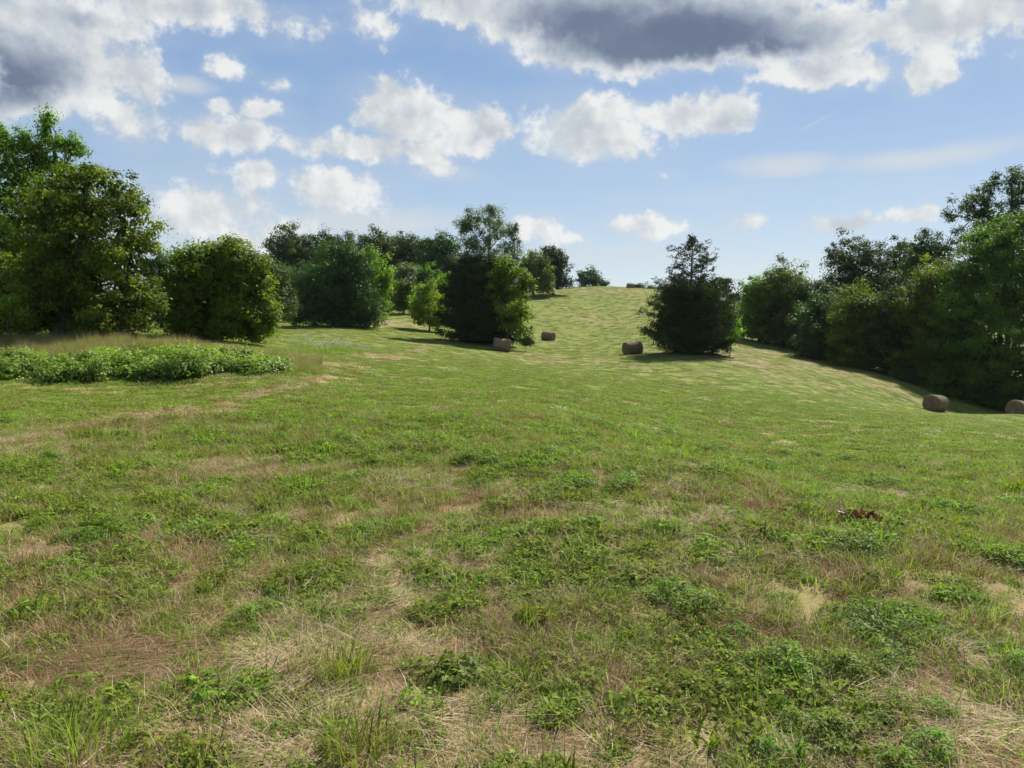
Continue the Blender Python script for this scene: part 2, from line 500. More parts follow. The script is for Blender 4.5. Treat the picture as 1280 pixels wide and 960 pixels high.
M_BARK = simple_mat('bark', (0.055, 0.045, 0.035), (0.13, 0.11, 0.09), 12, 0.9, 0.6, (1, 1, .25))
M_LEAF = leaf_mat('broad_leaves', (0.026, 0.052, 0.010), (0.165, 0.240, 0.034), 0.50, spec=.15)
M_LEAF_S = leaf_mat('sunny_leaves', (0.032, 0.066, 0.010), (0.235, 0.320, 0.040), 0.52, spec=.15)  # lighter copy of the leaf colour, sunlight on the crowns painted in
M_LEAF_Y = leaf_mat('young_leaves', (0.110, 0.180, 0.022), (0.270, 0.350, 0.042), 0.58, spec=.15)
M_LEAF_D = leaf_mat('shaded_oak_leaves', (0.020, 0.040, 0.012), (0.085, 0.130, 0.030), 0.38, spec=.12)  # darker copy of the leaf colour, crown shade painted in
M_LEAF_G = leaf_mat('grey_green_leaves', (0.070, 0.095, 0.048), (0.160, 0.195, 0.090), 0.42)
M_CEDAR = leaf_mat('cedar_sprays', (0.022, 0.036, 0.014), (0.065, 0.088, 0.030), 0.2, rough=.85, spec=.03)
M_VINE = leaf_mat('vine_leaves', (0.060, 0.095, 0.014), (0.310, 0.370, 0.060), 0.40, 0.55, spec=.2)

# ------------------------------------------------------------------ ground sheet
def build_ground():
    rad = np.concatenate([np.array([0.35, 0.8]), np.geomspace(1.2, 60, 420), np.geomspace(61, 420, 200), np.geomspace(430, 4000, 50)])
    a_in = np.linspace(-50, 50, 520)
    a_out = np.linspace(50, 310, 92)[1:-1]
    ang = np.radians(np.concatenate([a_in, a_out]))
    na, nr = len(ang), len(rad)
    X = rad[:, None] * np.sin(ang)[None]; Y = rad[:, None] * np.cos(ang)[None]
    x = X.ravel(); y = Y.ravel()
    z = H(x, y)
    V = np.stack([x, y, z], 1)
    i = np.arange(nr - 1)[:, None] * na; j = np.arange(na)[None]
    F = np.stack([i + j, i + (j + 1) % na, i + na + (j + 1) % na, i + na + j], -1).reshape(-1, 4)[:, ::-1]
    m, T = new_mat('meadow_ground')
    ad = T.node('ShaderNodeAttribute'); ad.attribute_name = 'dry'
    af = T.node('ShaderNodeAttribute'); af.attribute_name = 'wood'
    geo = T.node('ShaderNodeNewGeometry'); p = geo.outputs['Position']
    n1 = T.noise(p, 55, 5, 0.7); n2 = T.noise(p, 9, 6, 0.65); n3 = T.noise(p, 0.35, 5, 0.6); n4 = T.noise(p, 2.2, 6, 0.7)
    green = T.mix(T.ss(n2, 0.3, 0.7), (0.092, 0.124, 0.015), (0.168, 0.192, 0.032))
    green = T.mix(T.m('MULTIPLY', T.ss(n3, 0.4, 0.7), 0.55), green, (0.170, 0.175, 0.055))
    straw = T.mix(T.ss(n1, 0.3, 0.7), (0.15, 0.090, 0.048), (0.33, 0.255, 0.130))
    straw = T.mix(T.m('MULTIPLY', T.ss(n4, 0.45, 0.75), 0.6), straw, (0.19, 0.120, 0.062))
    dd = T.ss(T.m('ADD', ad.outputs['Fac'], T.m('MULTIPLY_ADD', n4, 0.55, -0.27)), 0.15, 0.75)
    col = T.mix(dd, green, straw)
    col = T.mix(T.m('MULTIPLY', T.ss(n1, 0.50, 0.75), 0.35), col, (0.035, 0.028, 0.018))
    col = T.mix(af.outputs['Fac'], col, T.mix(T.noise(p, 0.05, 6, 0.7), (0.03, 0.05, 0.02), (0.07, 0.10, 0.035)))
    bs = T.node('ShaderNodeBsdfPrincipled'); T.l.new(col, bs.inputs['Base Color']); bs.inputs['Roughness'].default_value = 0.95
    bs.inputs['Specular IOR Level'].default_value = 0.1
    b = T.node('ShaderNodeBump'); b.inputs['Strength'].default_value = 0.35; b.inputs['Distance'].default_value = 0.02
    T.l.new(T.m('ADD', n2, T.m('MULTIPLY', n1, 0.3)), b.inputs['Height']); T.l.new(b.outputs[0], bs.inputs['Normal'])
    o = T.node('ShaderNodeOutputMaterial'); T.l.new(bs.outputs[0], o.inputs[0])
    # centre cap
    c = len(V)
    V = np.concatenate([V, [[0, 0, float(H(0, 0)[0])]]])
    cap = np.array([[c, k2, (k2 + 1) % na, c] for k2 in range(0)], int).reshape(-1, 4)
    me = quads('ground', V, F, m, smooth=True)
    a = me.attributes.new('dry', 'FLOAT', 'POINT')
    rq = np.hypot(x, y)
    dv = np.concatenate([np.maximum(dryness(x, y), 0.5 * (1 - sstep(rq, 5, 12))), [0]]); a.data.foreach_set('value', dv.astype(np.float32))
    rr = np.hypot(x, y); wood = sstep(rr, 500, 800)
    a = me.attributes.new('wood', 'FLOAT', 'POINT'); a.data.foreach_set('value', np.concatenate([wood, [0]]).astype(np.float32))
    o = link('ground', me); tag(o, 'rolling hay meadow of mown grass and clover', 'ground', kind='structure')
    return o


build_ground()


# ------------------------------------------------------------------ trees
def crown(lobes, Yd, leaf, rng, dens=1.0, flat=0.7, aspect=0.6, rc_k=0.17, spread=(0.62, 1.0), rag=0.35, up=0.5, core=0.35, elong=0.45):
    """lobes: (centre xyz, rx, ry(depth), rz, density) -> V, F, tint, cluster centres"""
    P_, N_, S_, T_, CC = [], [], [], [], []
    for (c, a, b, cz, dn) in lobes:
        c = np.asarray(c, float)
        mean = (a * b * cz) ** (1 / 3)
        rc = rc_k * mean + 0.22 * (1 + Yd / 90)
        area = 4 * np.pi * mean ** 2
        ncl = max(10, int(1.05 * area / (np.pi * rc * rc) * dens * dn))
        u = unit(rng.normal(size=(ncl, 3)))
        ph = rng.random(3) * 6.28
        lump = 1 + rag * (np.sin(u[:, 0] * 4.1 + ph[0]) * np.sin(u[:, 1] * 3.7 + ph[1]) + 0.6 * np.sin(u[:, 2] * 6.3 + ph[2]) * np.cos(u[:, 0] * 7 + ph[1])) * .6 + rng.normal(size=ncl) * rag * .22
        rr = rng.uniform(spread[0], spread[1], ncl) ** 0.7 * lump
        cen = c + u * rr[:, None] * np.array([a, b, cz])
        CC.append(cen)
        per = int(max(8, 1.9 * np.pi * rc * rc * (0.5 + flat / 2) / (leaf * leaf * aspect * .5) * 0.42))
        rcs = rc * rng.uniform(0.55, 1.35, ncl)
        g = np.clip(rng.normal(size=(ncl, per, 3)) * 0.44, -.85, .85)
        # hang towards the outline so clumps look like sprays
        p = cen[:, None] + g * rcs[:, None, None] * np.array([1, 1, flat])
        od = unit(u * np.array([1, 1, .6]) + np.array([0, 0, .35]) + rng.normal(size=(ncl, 3)) * .35)
        p = p + od[:, None] * (rng.uniform(-1, 1, (ncl, per)) * .75 * rcs[:, None])[:, :, None] * elong
        outw = unit(p - c)
        nr = unit(outw * 0.35 + unit(g) * 0.8 + np.array([0, 0, up]) + rng.normal(size=p.shape) * 0.42)
        ct = rng.random(ncl)[:, None] ** 1.5 * 0.6 + rng.random() * .35
        tt = np.clip(ct + rng.random((ncl, per)) * 0.35 - .08, 0, 1)
        P_.append(p.reshape(-1, 3)); N_.append(nr.reshape(-1, 3)); T_.append(tt.ravel())
        S_.append(leaf * rng.uniform(0.65, 1.35, ncl * per))
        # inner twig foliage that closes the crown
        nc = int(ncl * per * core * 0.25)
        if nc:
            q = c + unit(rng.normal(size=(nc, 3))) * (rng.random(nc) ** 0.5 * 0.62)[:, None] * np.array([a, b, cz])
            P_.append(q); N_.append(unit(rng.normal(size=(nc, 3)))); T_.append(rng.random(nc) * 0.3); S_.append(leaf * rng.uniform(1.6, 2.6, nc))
    P_ = np.concatenate(P_); N_ = np.concatenate(N_); S_ = np.concatenate(S_); T_ = np.concatenate(T_)
    V, F = leaf_quads(P_, N_, S_, S_ * aspect, rng, fold=0.08)
    return V, F, T_, np.concatenate(CC)


def bend(a, b, n, rng, k=0.12, sag=0.0):
    a = np.asarray(a, float); b = np.asarray(b, float)
    t = np.linspace(0, 1, n)[:, None]
    L = np.linalg.norm(b - a)
    off = rng.normal(size=3) * L * k
    return a + (b - a) * t + np.sin(t * np.pi) * off + np.array([0, 0, 1]) * sag * L * np.sin(t * np.pi)


def make_tree(name, label, cat, Y, base_px, lobes_px, leafpx=2.0, mat=None, trunk_r=0.18, seed=1, group=None, dens=1.0,
              stems=1, twigs=60, **kw):
    rng = np.random.default_rng(seed)
    X0 = at_depth(base_px, HOR, Y)[0]
    z0 = h1(X0, Y)
    org = np.array([X0, Y, z0])
    s = Y / FPX
    leaf = max(0.10, leafpx * 1.25 * s)
    lobes = []
    for l in lobes_px:
        px, py, rx, ry = l[:4]
        dy = l[4] if len(l) > 4 else rng.uniform(-.3, .3) * rx * s
        dn = l[5] if len(l) > 5 else 1.0
        c = at_depth(px, py, Y) + np.array([0, dy, 0]) - org
        lobes.append((c, rx * s, rx * s * 0.9, ry * s, dn))
    V, F, tt, CC = crown(lobes, Y, leaf, rng, dens, **kw)
    root = bpy.data.objects.new(name, None); COL.objects.link(root); root.location = org
    root.empty_display_size = 0.3
    tag(root, label, cat, group)
    # keep foliage above the soil
    gz = H(V[:, 0] + X0, V[:, 1] + Y) - z0
    V[:, 2] = np.maximum(V[:, 2], gz + 0.03 + 0.1 * rng.random(len(V)))
    link('crown', quads('crown', V, F, mat or M_LEAF, tt), root)
    # trunk and limbs
    paths = []
    top = max(l[0][2] for l in lobes)
    forks = []
    for k in range(stems):
        b0 = np.array([rng.normal() * .25 * (stems > 1), rng.normal() * .25 * (stems > 1), -0.3])
        big = max(lobes, key=lambda l: l[0][2]) if k == 0 else lobes[rng.integers(len(lobes))]
        tp = big[0]
        pts = bend(b0, tp, 9, rng, 0.05)
        rad = np.linspace(1, 0.25, 9) ** 1.1 * trunk_r * (1 if k == 0 else .7); rad[0] *= 1.5
        paths.append((pts, rad)); forks += [(p, r) for p, r in zip(pts[2:7], rad[2:7])]
    ends = []
    for l in lobes:
        p, r = min(forks, key=lambda f: np.linalg.norm(f[0] - l[0]) + (3 if f[0][2] > l[0][2] else 0))
        pts = bend(p, l[0], 6, rng, 0.1, 0.05)
        rad = np.linspace(r * .8, r * .3, 6); paths.append((pts, rad)); ends += [(q, r2) for q, r2 in zip(pts[2:], rad[2:])]
    for c in CC[rng.permutation(len(CC))[:twigs]]:
        p, r = min(ends + forks, key=lambda f: np.linalg.norm(f[0] - c))
        paths.append((bend(p, c, 4, rng, 0.08, 0.06), np.linspace(max(r * .45, .018), .010 * (1 + Y / 60), 4)))
    Vt, Ft = tubes(paths, 6)
    link('trunk', quads('trunk', Vt, Ft, M_BARK, smooth=True), root)
    return root


def auto(x0, x1, yt, yb, seed, n=9, k=0.31, shape=1.0, grow=0.12):
    """fill a pixel box with overlapping crown lobes under a dome shaped outline"""
    r = np.random.default_rng(seed)
    cx = (x0 + x1) / 2; w = (x1 - x0) * (1 + grow); h = yb - yt
    out = [(cx, yt + h * .52, w * .34, h * .40)]
    for i in range(n):
        t = (i + .5) / n
        y = yt + h * (0.16 + 0.70 * t)
        half = w * .5 * math.sqrt(max(0.05, 1 - (1 - (y - yt) / (h * .62)) ** 2)) if (y - yt) < h * .62 else w * .5 * (1 - 0.18 * shape * ((y - yt) / h - .62))
        rx = w * k * r.uniform(.7, 1.15); ry = min(h * .22, rx * r.uniform(.65, .95))
        sgn = 1 if i % 2 else -1
        x = cx + sgn * max(0, half - rx) * r.uniform(.55, 1.0)
        out.append((x, y, rx, ry))
    for q in (-.30, 0, .30):
        out.append((cx + q * w, yb - h * .13, w * .24, h * .13))
    return out


def cedar(name, label, Y, base_px, prof, top_py, base_py, seed, mat, leafpx=1.5, airy=0.45, group=None, nb=150):
    """prof: list of (height fraction, half width px). Branches leave one straight trunk and carry flat sprays."""
    rng = np.random.default_rng(seed)
    s = Y / FPX
    X0 = at_depth(base_px, HOR, Y)[0]; z0 = h1(X0, Y); org = np.array([X0, Y, z0])
    Ht = at_depth(base_px, top_py, Y)[2] - z0
    root = bpy.data.objects.new(name, None); COL.objects.link(root); root.location = org
    tag(root, label, 'tree', group)
    fr = np.array([p[0] for p in prof]); hw = np.array([p[1] for p in prof]) * s
    paths = [(bend((0, 0, -.3), (0, 0, Ht), 12, rng, .012), np.linspace(.22, .02, 12))]
    P_, N_, S_, T_ = [], [], [], []
    leaf = leafpx * s
    for i in range(nb):
        t = (i / nb) ** 0.9 * 0.97 + .02
        rad = np.interp(t, fr, hw) * rng.uniform(0.6 if t < airy else .45, 1.12)
        if t > airy and rng.random() < .35: continue
        a = i * 2.399 + rng.normal() * .3
        d = np.array([math.cos(a), math.sin(a), 0])
        z_a = t * Ht
        rise = rad * (0.12 + 0.30 * t) * rng.uniform(.6, 1.3)
        tip = d * rad + np.array([0, 0, min(z_a + rise, Ht * (.985 - .04 * rng.random()))])
        pts = bend((0, 0, z_a * .96), tip, 6, rng, .04, -.05)
        paths.append((pts, np.linspace(.055 * (1 - t * .7), .012, 6)))
        full = t < airy
        m = int((26 if full else 8) * max(.6, rad / 2.2))
        for q in range(m):
            f = rng.uniform(.12 if full else .35, 1.03)
            c = pts[0] + (pts[-1] - pts[0]) * f + np.array([0, 0, -.05 * rad * math.sin(f * 3.1)])
            side = np.cross(d, [0, 0, 1]) * rng.normal() * rad * .20 * (1.1 - f * .5)
            c = c + side + np.array([0, 0, rng.normal() * .12])
            k = 24 if full else 15
            rc = .30 if full else .17
            p = c + rng.normal(size=(k, 3)) * rc * np.array([.6, .6, .34])
            P_.append(p); N_.append(unit(np.array([0, 0, .7]) + rng.normal(size=(k, 3)) * .6 + d * .3))
            S_.append(leaf * rng.uniform(.7, 1.5, k)); T_.append(np.clip(rng.random() * .5 + rng.random(k) * .5, 0, 1))
    P_ = np.concatenate(P_); N_ = np.concatenate(N_); S_ = np.concatenate(S_); T_ = np.concatenate(T_)
    V, F = leaf_quads(P_, N_, S_, S_ * .5, rng)
    gz = H(V[:, 0] + X0, V[:, 1] + Y) - z0
    V[:, 2] = np.maximum(V[:, 2], gz + 0.03 + .1 * rng.random(len(V)))
    link('crown', quads('crown', V, F, mat, T_), root)
    Vt, Ft = tubes(paths, 5)
    link('trunk', quads('trunk', Vt, Ft, M_BARK, smooth=True), root)
    return root


# --- left group
make_tree('broadleaf_tree', 'tall loose-crowned tree with spiky topmost twigs behind the big left tree', 'tree', 43, 45,
          [(48, 195, 20, 26, 0, .8), (25, 215, 45, 34, 0, .7), (58, 165, 8, 24, 0, .8), (60, 150, 5, 12, 0, .8), (80, 178, 18, 5, 0, .6), (70, 205, 24, 14, 0, .7), (30, 178, 12, 14, 0, .6), (5, 172, 10, 16, 0, .6), (92, 190, 12, 5, 0, .5), (-15, 250, 50, 50, 0, .9), (60, 250, 50, 50, 0, .9), (10, 180, 26, 22, 0, .7),
           (-60, 240, 50, 60), (15, 310, 60, 60), (-50, 330, 60, 60), (95, 182, 14, 7, 0, .5), (20, 370, 60, 45), (-60, 385, 50, 30)],
          2.4, M_LEAF_S, .20, 11, dens=1.15, stems=2, twigs=150, rag=.5, flat=.6, elong=1.6)
make_tree('broadleaf_tree', 'biggest and widest leafy tree at the left edge with sprays down to the dry grass', 'tree', 37, 78,
          [(90, 240, 46, 34), (138, 238, 34, 24), (158, 278, 38, 30), (60, 270, 50, 36), (115, 275, 34, 28), (175, 305, 24, 18), (100, 310, 70, 50), (165, 330, 38, 32), (40, 330, 60, 50), (175, 365, 28, 30), (150, 385, 42, 32), (80, 375, 60, 42), (20, 385, 55, 35),
           (110, 215, 30, 16, 0, .8), (160, 255, 32, 20, 0, .7), (-20, 350, 50, 50), (60, 370, 40, 34), (110, 345, 50, 40), (90, 330, 40, 34), (60, 402, 60, 20), (130, 404, 50, 18), (10, 408, 50, 18), (170, 395, 24, 22)],
          2.9, M_LEAF_S, .26, 12, stems=3, twigs=140, dens=.9, flat=.6, rag=.55)
make_tree('shrub', 'bright low shrub cut by the left edge below the big trees', 'shrub', 33, 2,
          [(0, 385, 20, 18), (-25, 395, 26, 16), (12, 378, 10, 9)], 2.4, M_LEAF_Y, .04, 13, stems=3, twigs=20)
make_tree('round_tree', 'low round leafy tree between the big left tree and the dark wood', 'tree', 41, 275,
          [(270, 335, 45, 32), (300, 330, 32, 24), (240, 345, 34, 30), (270, 370, 62, 40), (315, 370, 26, 32), (226, 385, 24, 32), (310, 400, 32, 22), (250, 400, 40, 22), (283, 312, 20, 12, 0, .9), (325, 345, 14, 16), (336, 402, 12, 12), (270, 325, 52, 22), (222, 360, 20, 34), (235, 412, 30, 12), (275, 414, 40, 11), (312, 415, 28, 10)],
          2.9, M_LEAF_S, .10, 14, stems=5, twigs=50, rag=.45, dens=1.35)
make_tree('broadleaf_tree', 'dark tree half hidden behind the low round tree, left of its top', 'tree', 56, 205,
          [(200, 345, 32, 24), (215, 375, 28, 30), (185, 380, 28, 32), (192, 330, 20, 12), (172, 400, 30, 20), (230, 355, 20, 30)], 2.0, M_LEAF_D, .15, 15)
make_tree('broadleaf_tree', 'dark tree showing past the right side of the low round tree', 'tree', 66, 335,
          [(338, 350, 22, 24), (335, 385, 30, 26), (352, 375, 20, 26), (325, 330, 14, 16)], 2.0, M_LEAF_D, .12, 16)
# --- dark wood between the left trees and the centre tree
make_tree('round_tree', 'broad dark dome-shaped tree at the near edge of the far wood', 'tree', 80, 415,
          [(420, 345, 42, 34), (400, 370, 38, 32), (440, 375, 36, 30), (425, 320, 30, 18), (385, 390, 26, 18), (455, 395, 28, 14), (420, 395, 44, 16), (375, 360, 18, 30), (440, 335, 26, 28)], 2.0, M_LEAF_D, .2, 17, flat=.8)
make_tree('round_tree', 'yellow-green sunlit tree on the right shoulder of the dark dome tree', 'tree', 84, 468,
          [(468, 340, 20, 28), (476, 360, 15, 28), (462, 322, 14, 12), (470, 385, 16, 14), (484, 350, 7, 16)], 2.0, M_LEAF_Y, .1, 18)
wood = [(326, 408, 286, 400, 'highest rounded tree at the left end of the far wood'), (380, 452, 292, 395, 'far wood tree with a knob-topped crown right of the highest one'),
        (436, 506, 289, 390, 'far wood tree just above the yellow-green tree'), (478, 542, 292, 385, 'far wood tree left of the notch in the tree line'),
        (518, 584, 291, 380, 'last far wood tree, beside the tall airy treetop')]
for i, (x0, x1, yt, yb, lb) in enumerate(wood):
    make_tree('oak_tree', lb, 'tree', 135 + 4 * (i % 2), (x0 + x1) / 2, auto(x0, x1, yt, yb, 40 + i, 13, .33), 1.9, M_LEAF_D, .3, 60 + i, 'trees of the far wood', twigs=10)
low = [(335, 385, 330, 405, 110, 'dark shrubby tree under the highest far wood tree'), (485, 525, 328, 385, 118, 'lower mid-green tree in front of the far wood'), (512, 556, 330, 380, 122, 'lower pale green tree beside the centre tree'),
       (490, 520, 348, 388, 108, 'small tree at the foot of the far wood, right of the yellow-green tree'), (540, 575, 340, 385, 112, 'small green tree tucked against the left of the centre tree')]
for i, (x0, x1, yt, yb, Yd, lb) in enumerate(low):
    make_tree('broadleaf_tree', lb, 'tree', Yd, (x0 + x1) / 2, auto(x0, x1, yt, yb, 50 + i, 7), 1.9, (M_LEAF_D, M_LEAF_G, M_LEAF, M_LEAF, M_LEAF_Y)[i], .15, 70 + i, 'trees of the far wood', twigs=8)
make_tree('young_tree', 'small bright green round tree on a thin trunk, alone in the field', 'tree', 89, 536,
          [(535, 372, 20, 16), (520, 383, 13, 14), (550, 381, 13, 15), (535, 390, 20, 13), (532, 362, 10, 8), (550, 393, 9, 10), (521, 395, 9, 9), (535, 401, 18, 8), (545, 404, 9, 5)], 2.1, M_LEAF_Y, .12, 19, twigs=20)
# --- centre group
make_tree('airy_tree', 'tall see-through grey-green treetop rising from the centre clump', 'tree', 78, 612,
          [(600, 290, 24, 22, 0, .62), (617, 278, 19, 18, 0, .62), (586, 300, 15, 22, 0, .6), (630, 292, 16, 20, 0, .6), (643, 291, 7, 10, 0, .5), (605, 315, 28, 20, 0, .65), (633, 316, 17, 16, 0, .6), (612, 266, 8, 9, 0, .6), (644, 306, 9, 10, 0, .5), (578, 282, 7, 9, 0, .5), (590, 272, 9, 9, 0, .5), (610, 330, 30, 14, 0, .8)],
          1.5, M_LEAF_G, .16, 20, stems=6, twigs=230, rag=.45, core=0.0, rc_k=.13, flat=1.0)
cedar('cedar_tree', 'broad blackish cedar forming the body of the centre clump', 76, 590, [(0, 42), (.2, 45), (.5, 40), (.75, 30), (.92, 15), (1, 3)], 322, 428, 21, M_CEDAR, 2.0, 1.1, nb=210)
cedar('cedar_tree', 'second dark cedar, close right behind the broad one in the centre clump', 78, 620, [(0, 36), (.3, 40), (.6, 33), (.85, 18), (1, 3)], 325, 428, 22, M_CEDAR, 2.0, 1.1, nb=150)
make_tree('broadleaf_tree', 'sunlit leafy tree on the right flank of the centre clump, behind the hay bale', 'tree', 74, 636,
          [(640, 340, 20, 18), (650, 362, 17, 18), (630, 365, 22, 24), (652, 388, 14, 14), (640, 400, 22, 18), (655, 412, 9, 8), (628, 345, 16, 14), (630, 330, 14, 10, 0, .7), (660, 350, 7, 8)], 2.2, M_LEAF_S, .12, 23, twigs=30, rag=.45)
make_tree('shrub', 'small dark bush at the right foot of the centre clump', 'shrub', 74, 657, [(657, 425, 7, 4.5), (662, 427, 4, 3)], 1.6, M_LEAF_D, .03, 24, twigs=6)
# --- hill
make_tree('round_tree', 'rounded dark tree on the hill shoulder, right of its greener twin', 'tree', 165, 692, auto(668, 713, 307, 360, 81, 8), 1.9, M_LEAF_D, .3, 82, twigs=12)
make_tree('round_tree', 'greener hill shoulder tree touching the right side of the centre clump', 'tree', 158, 668, auto(646, 692, 312, 366, 83, 8), 1.9, M_LEAF, .3, 84, twigs=12)
make_tree('round_tree', 'lone small dark tree sitting on the crest of the hill', 'tree', 196, 742, [(738, 342, 12, 8), (730, 350, 9, 7), (748, 351, 10, 6), (740, 352, 17, 7), (756, 355, 6, 4), (727, 345, 6, 3, 0, .7)], 1.7, M_LEAF_D, .25, 85, twigs=20)
make_tree('shrub', 'low dark bushes on the hill crest right of the hilltop bale', 'shrub', 204, 805, [(800, 359, 9, 4), (812, 360, 8, 3), (826, 361, 9, 3), (790, 358, 6, 3)], 1.6, M_LEAF_D, .1, 86, twigs=6)
# --- right cedar
cedar('cedar_tree', 'pointed cedar with see-through top standing alone right of centre', 68, 864, [(0, 58), (.12, 60), (.35, 55), (.52, 44), (.60, 42), (.70, 40), (.78, 37), (.85, 27), (.90, 12), (.95, 6), (1, 2)], 291, 441, 31, M_CEDAR, 2.0, .56, nb=230)
make_tree('young_tree', 'thin sapling poking up behind the right flank of the lone cedar', 'tree', 72, 909,
          [(910, 360, 10, 5, 0, .6), (905, 352, 7, 3, 0, .6), (916, 372, 10, 5, 0, .6), (908, 385, 12, 10), (900, 400, 14, 16)], 1.6, M_CEDAR, .08, 32, twigs=40, core=0)
make_tree('shrub', 'light green leafy bush against the right side of the lone cedar', 'shrub', 69, 912, [(914, 400, 10, 14), (906, 415, 13, 12), (918, 415, 8, 12), (902, 428, 12, 7)], 2.1, M_LEAF_Y, .05, 33, twigs=14, rag=.5)
# --- right tree line (far to near)
right = [
    (925, 975, 345, 425, 98, M_LEAF_S, 'leftmost tree of the right tree line, light-topped'),
    (950, 1010, 330, 430, 96, M_LEAF, 'peaked tree near the left end of the right tree line'),
    (990, 1050, 348, 440, 92, M_LEAF_D, 'dark tree below the dip in the right tree line'),
    (1030, 1105, 293, 430, 104, M_LEAF_D, 'domed tree with sky gaps rising behind the middle of the right tree line'),
    (1095, 1160, 300, 430, 100, M_LEAF_D, 'flat-topped tree right of the domed one in the tree line'),
    (1130, 1195, 288, 430, 94, M_LEAF_D, 'tree reaching under the tallest dark crown of the right tree line'),
    (1000, 1062, 372, 458, 82, M_LEAF_D, 'low dark tree at the field edge left of the long bough'),
    (1040, 1112, 358, 468, 78, M_LEAF_S, 'tree with a sunlit upper slope in front of the domed tree'),
    (1095, 1165, 345, 486, 76, M_LEAF_D, 'tree at the field edge behind and left of the right-hand bale'),
    (1130, 1215, 318, 494, 73, M_LEAF_S, 'yellow-flecked tree rising behind the right-hand bale'),
]
for i, (x0, x1, yt, yb, Yd, mt, lb) in enumerate(right):
    make_tree('broadleaf_tree', lb, 'tree', Yd, (x0 + x1) / 2, auto(x0, x1, yt, yb, 100 + i, 12, .32, .3, .34), 2.0, mt, .25, 120 + i, 'trees of the right tree line',
              twigs=60 if i in (3, 4, 5) else 16, dens=.8 if i in (3,) else 1, rag=.5, core=.2 if i not in (3, 4) else .03)
make_tree('tall_tree', 'tallest blue-green tree with clumped airy boughs at the right edge', 'tree', 80, 1262,
          [(1215, 258, 28, 16, 0, .8), (1200, 270, 18, 10, 0, .7), (1235, 240, 24, 12, 0, .75), (1265, 222, 22, 14, 0, .8), (1285, 240, 26, 24), (1250, 270, 30, 18), (1240, 300, 40, 25), (1290, 290, 40, 40), (1270, 350, 60, 50)],
          2.0, M_LEAF_D, .3, 140, 'trees of the right tree line', twigs=150, rc_k=.15, core=.1, rag=.45)
make_tree('broadleaf_tree', 'great dark tree filling the right edge above the cut-off bale', 'tree', 69, 1250,
          [(1240, 300, 36, 20), (1270, 285, 34, 22), (1225, 330, 40, 24), (1205, 350, 34, 22), (1270, 330, 45, 35), (1240, 375, 50, 35), (1200, 395, 40, 32), (1290, 390, 50, 45), (1230, 430, 50, 35), (1190, 440, 34, 30), (1280, 455, 45, 40), (1215, 478, 40, 22), (1255, 490, 40, 18), (1185, 478, 24, 18), (1215, 502, 34, 14), (1270, 512, 40, 14), (1240, 470, 50, 26), (1300, 500, 40, 24)],
          2.0, M_LEAF, .3, 141, 'trees of the right tree line', twigs=40, rag=.4)
make_tree('broadleaf_tree', 'tree beyond the right frame edge, next to the great dark one', 'tree', 66, 1380, auto(1310, 1450, 290, 530, 142, 13, .24, .2), 2.6, M_LEAF, .3, 143, 'trees of the right tree line', twigs=10)
make_tree('shrub', 'pale scrubby bush at the dark foot of the right tree line, left of the bale', 'shrub', 71, 1135, [(1136, 470, 7, 8, 0, .7), (1143, 475, 6, 6, 0, .7), (1128, 474, 5, 5, 0, .7)], 1.6, M_LEAF_D, .03, 144, twigs=20, core=0)
make_tree('broadleaf_tree', 'tree beyond the left frame edge, beside the biggest left tree', 'tree', 40, -150, auto(-240, -60, 200, 410, 145, 13, .24, .2), 2.6, M_LEAF, .3, 146, twigs=20)


# ------------------------------------------------------------------ hay bales
def bale_mat():
    m, T = new_mat('weathered_hay')
    tcx = T.node('ShaderNodeTexCoord'); p = tcx.outputs['Object']
    n = T.noise(T.v('MULTIPLY', p, (1, 14, 14)), 3.0, 6, 0.7)
    n2 = T.noise(p, 2.3, 4, 0.6)
    n3 = T.noise(T.v('MULTIPLY', p, (9, 1, 1)), 2.2, 3, 0.5)
    col = T.mix(T.ss(n, .3, .7), (0.095, 0.064, 0.032), (0.25, 0.180, 0.095))
    col = T.mix(T.m('MULTIPLY', T.ss(n2, .45, .7), .6), col, (0.12, 0.076, 0.040))
    col = T.mix(T.m('MULTIPLY', T.ss(n3, .5, .62), .5), col, (0.32, 0.24, 0.14))
    bs = T.node('ShaderNodeBsdfPrincipled'); T.l.new(col, bs.inputs['Base Color']); bs.inputs['Roughness'].default_value = .9
    b = T.node('ShaderNodeBump'); b.inputs['Strength'].default_value = .8; b.inputs['Distance'].default_value = .03
    T.l.new(n, b.inputs['Height']); T.l.new(b.outputs[0], bs.inputs['Normal'])
    o = T.node('ShaderNodeOutputMaterial'); T.l.new(bs.outputs[0], o.inputs[0])
    return m


M_HAY = bale_mat()
M_TWINE = simple_mat('twine', (0.30, 0.24, 0.16), (0.42, 0.35, 0.25), 20)
M_STRAW = leaf_mat('dry_straw', (0.20, 0.125, 0.070), (0.46, 0.36, 0.21), 0.2, .7, .12, (1.1, 1.0, .8))


M_FUZZ = leaf_mat('bale_straw', (0.13, 0.088, 0.045), (0.33, 0.245, 0.13), 0.15, .7, .05, (1.1, 1.0, .8))


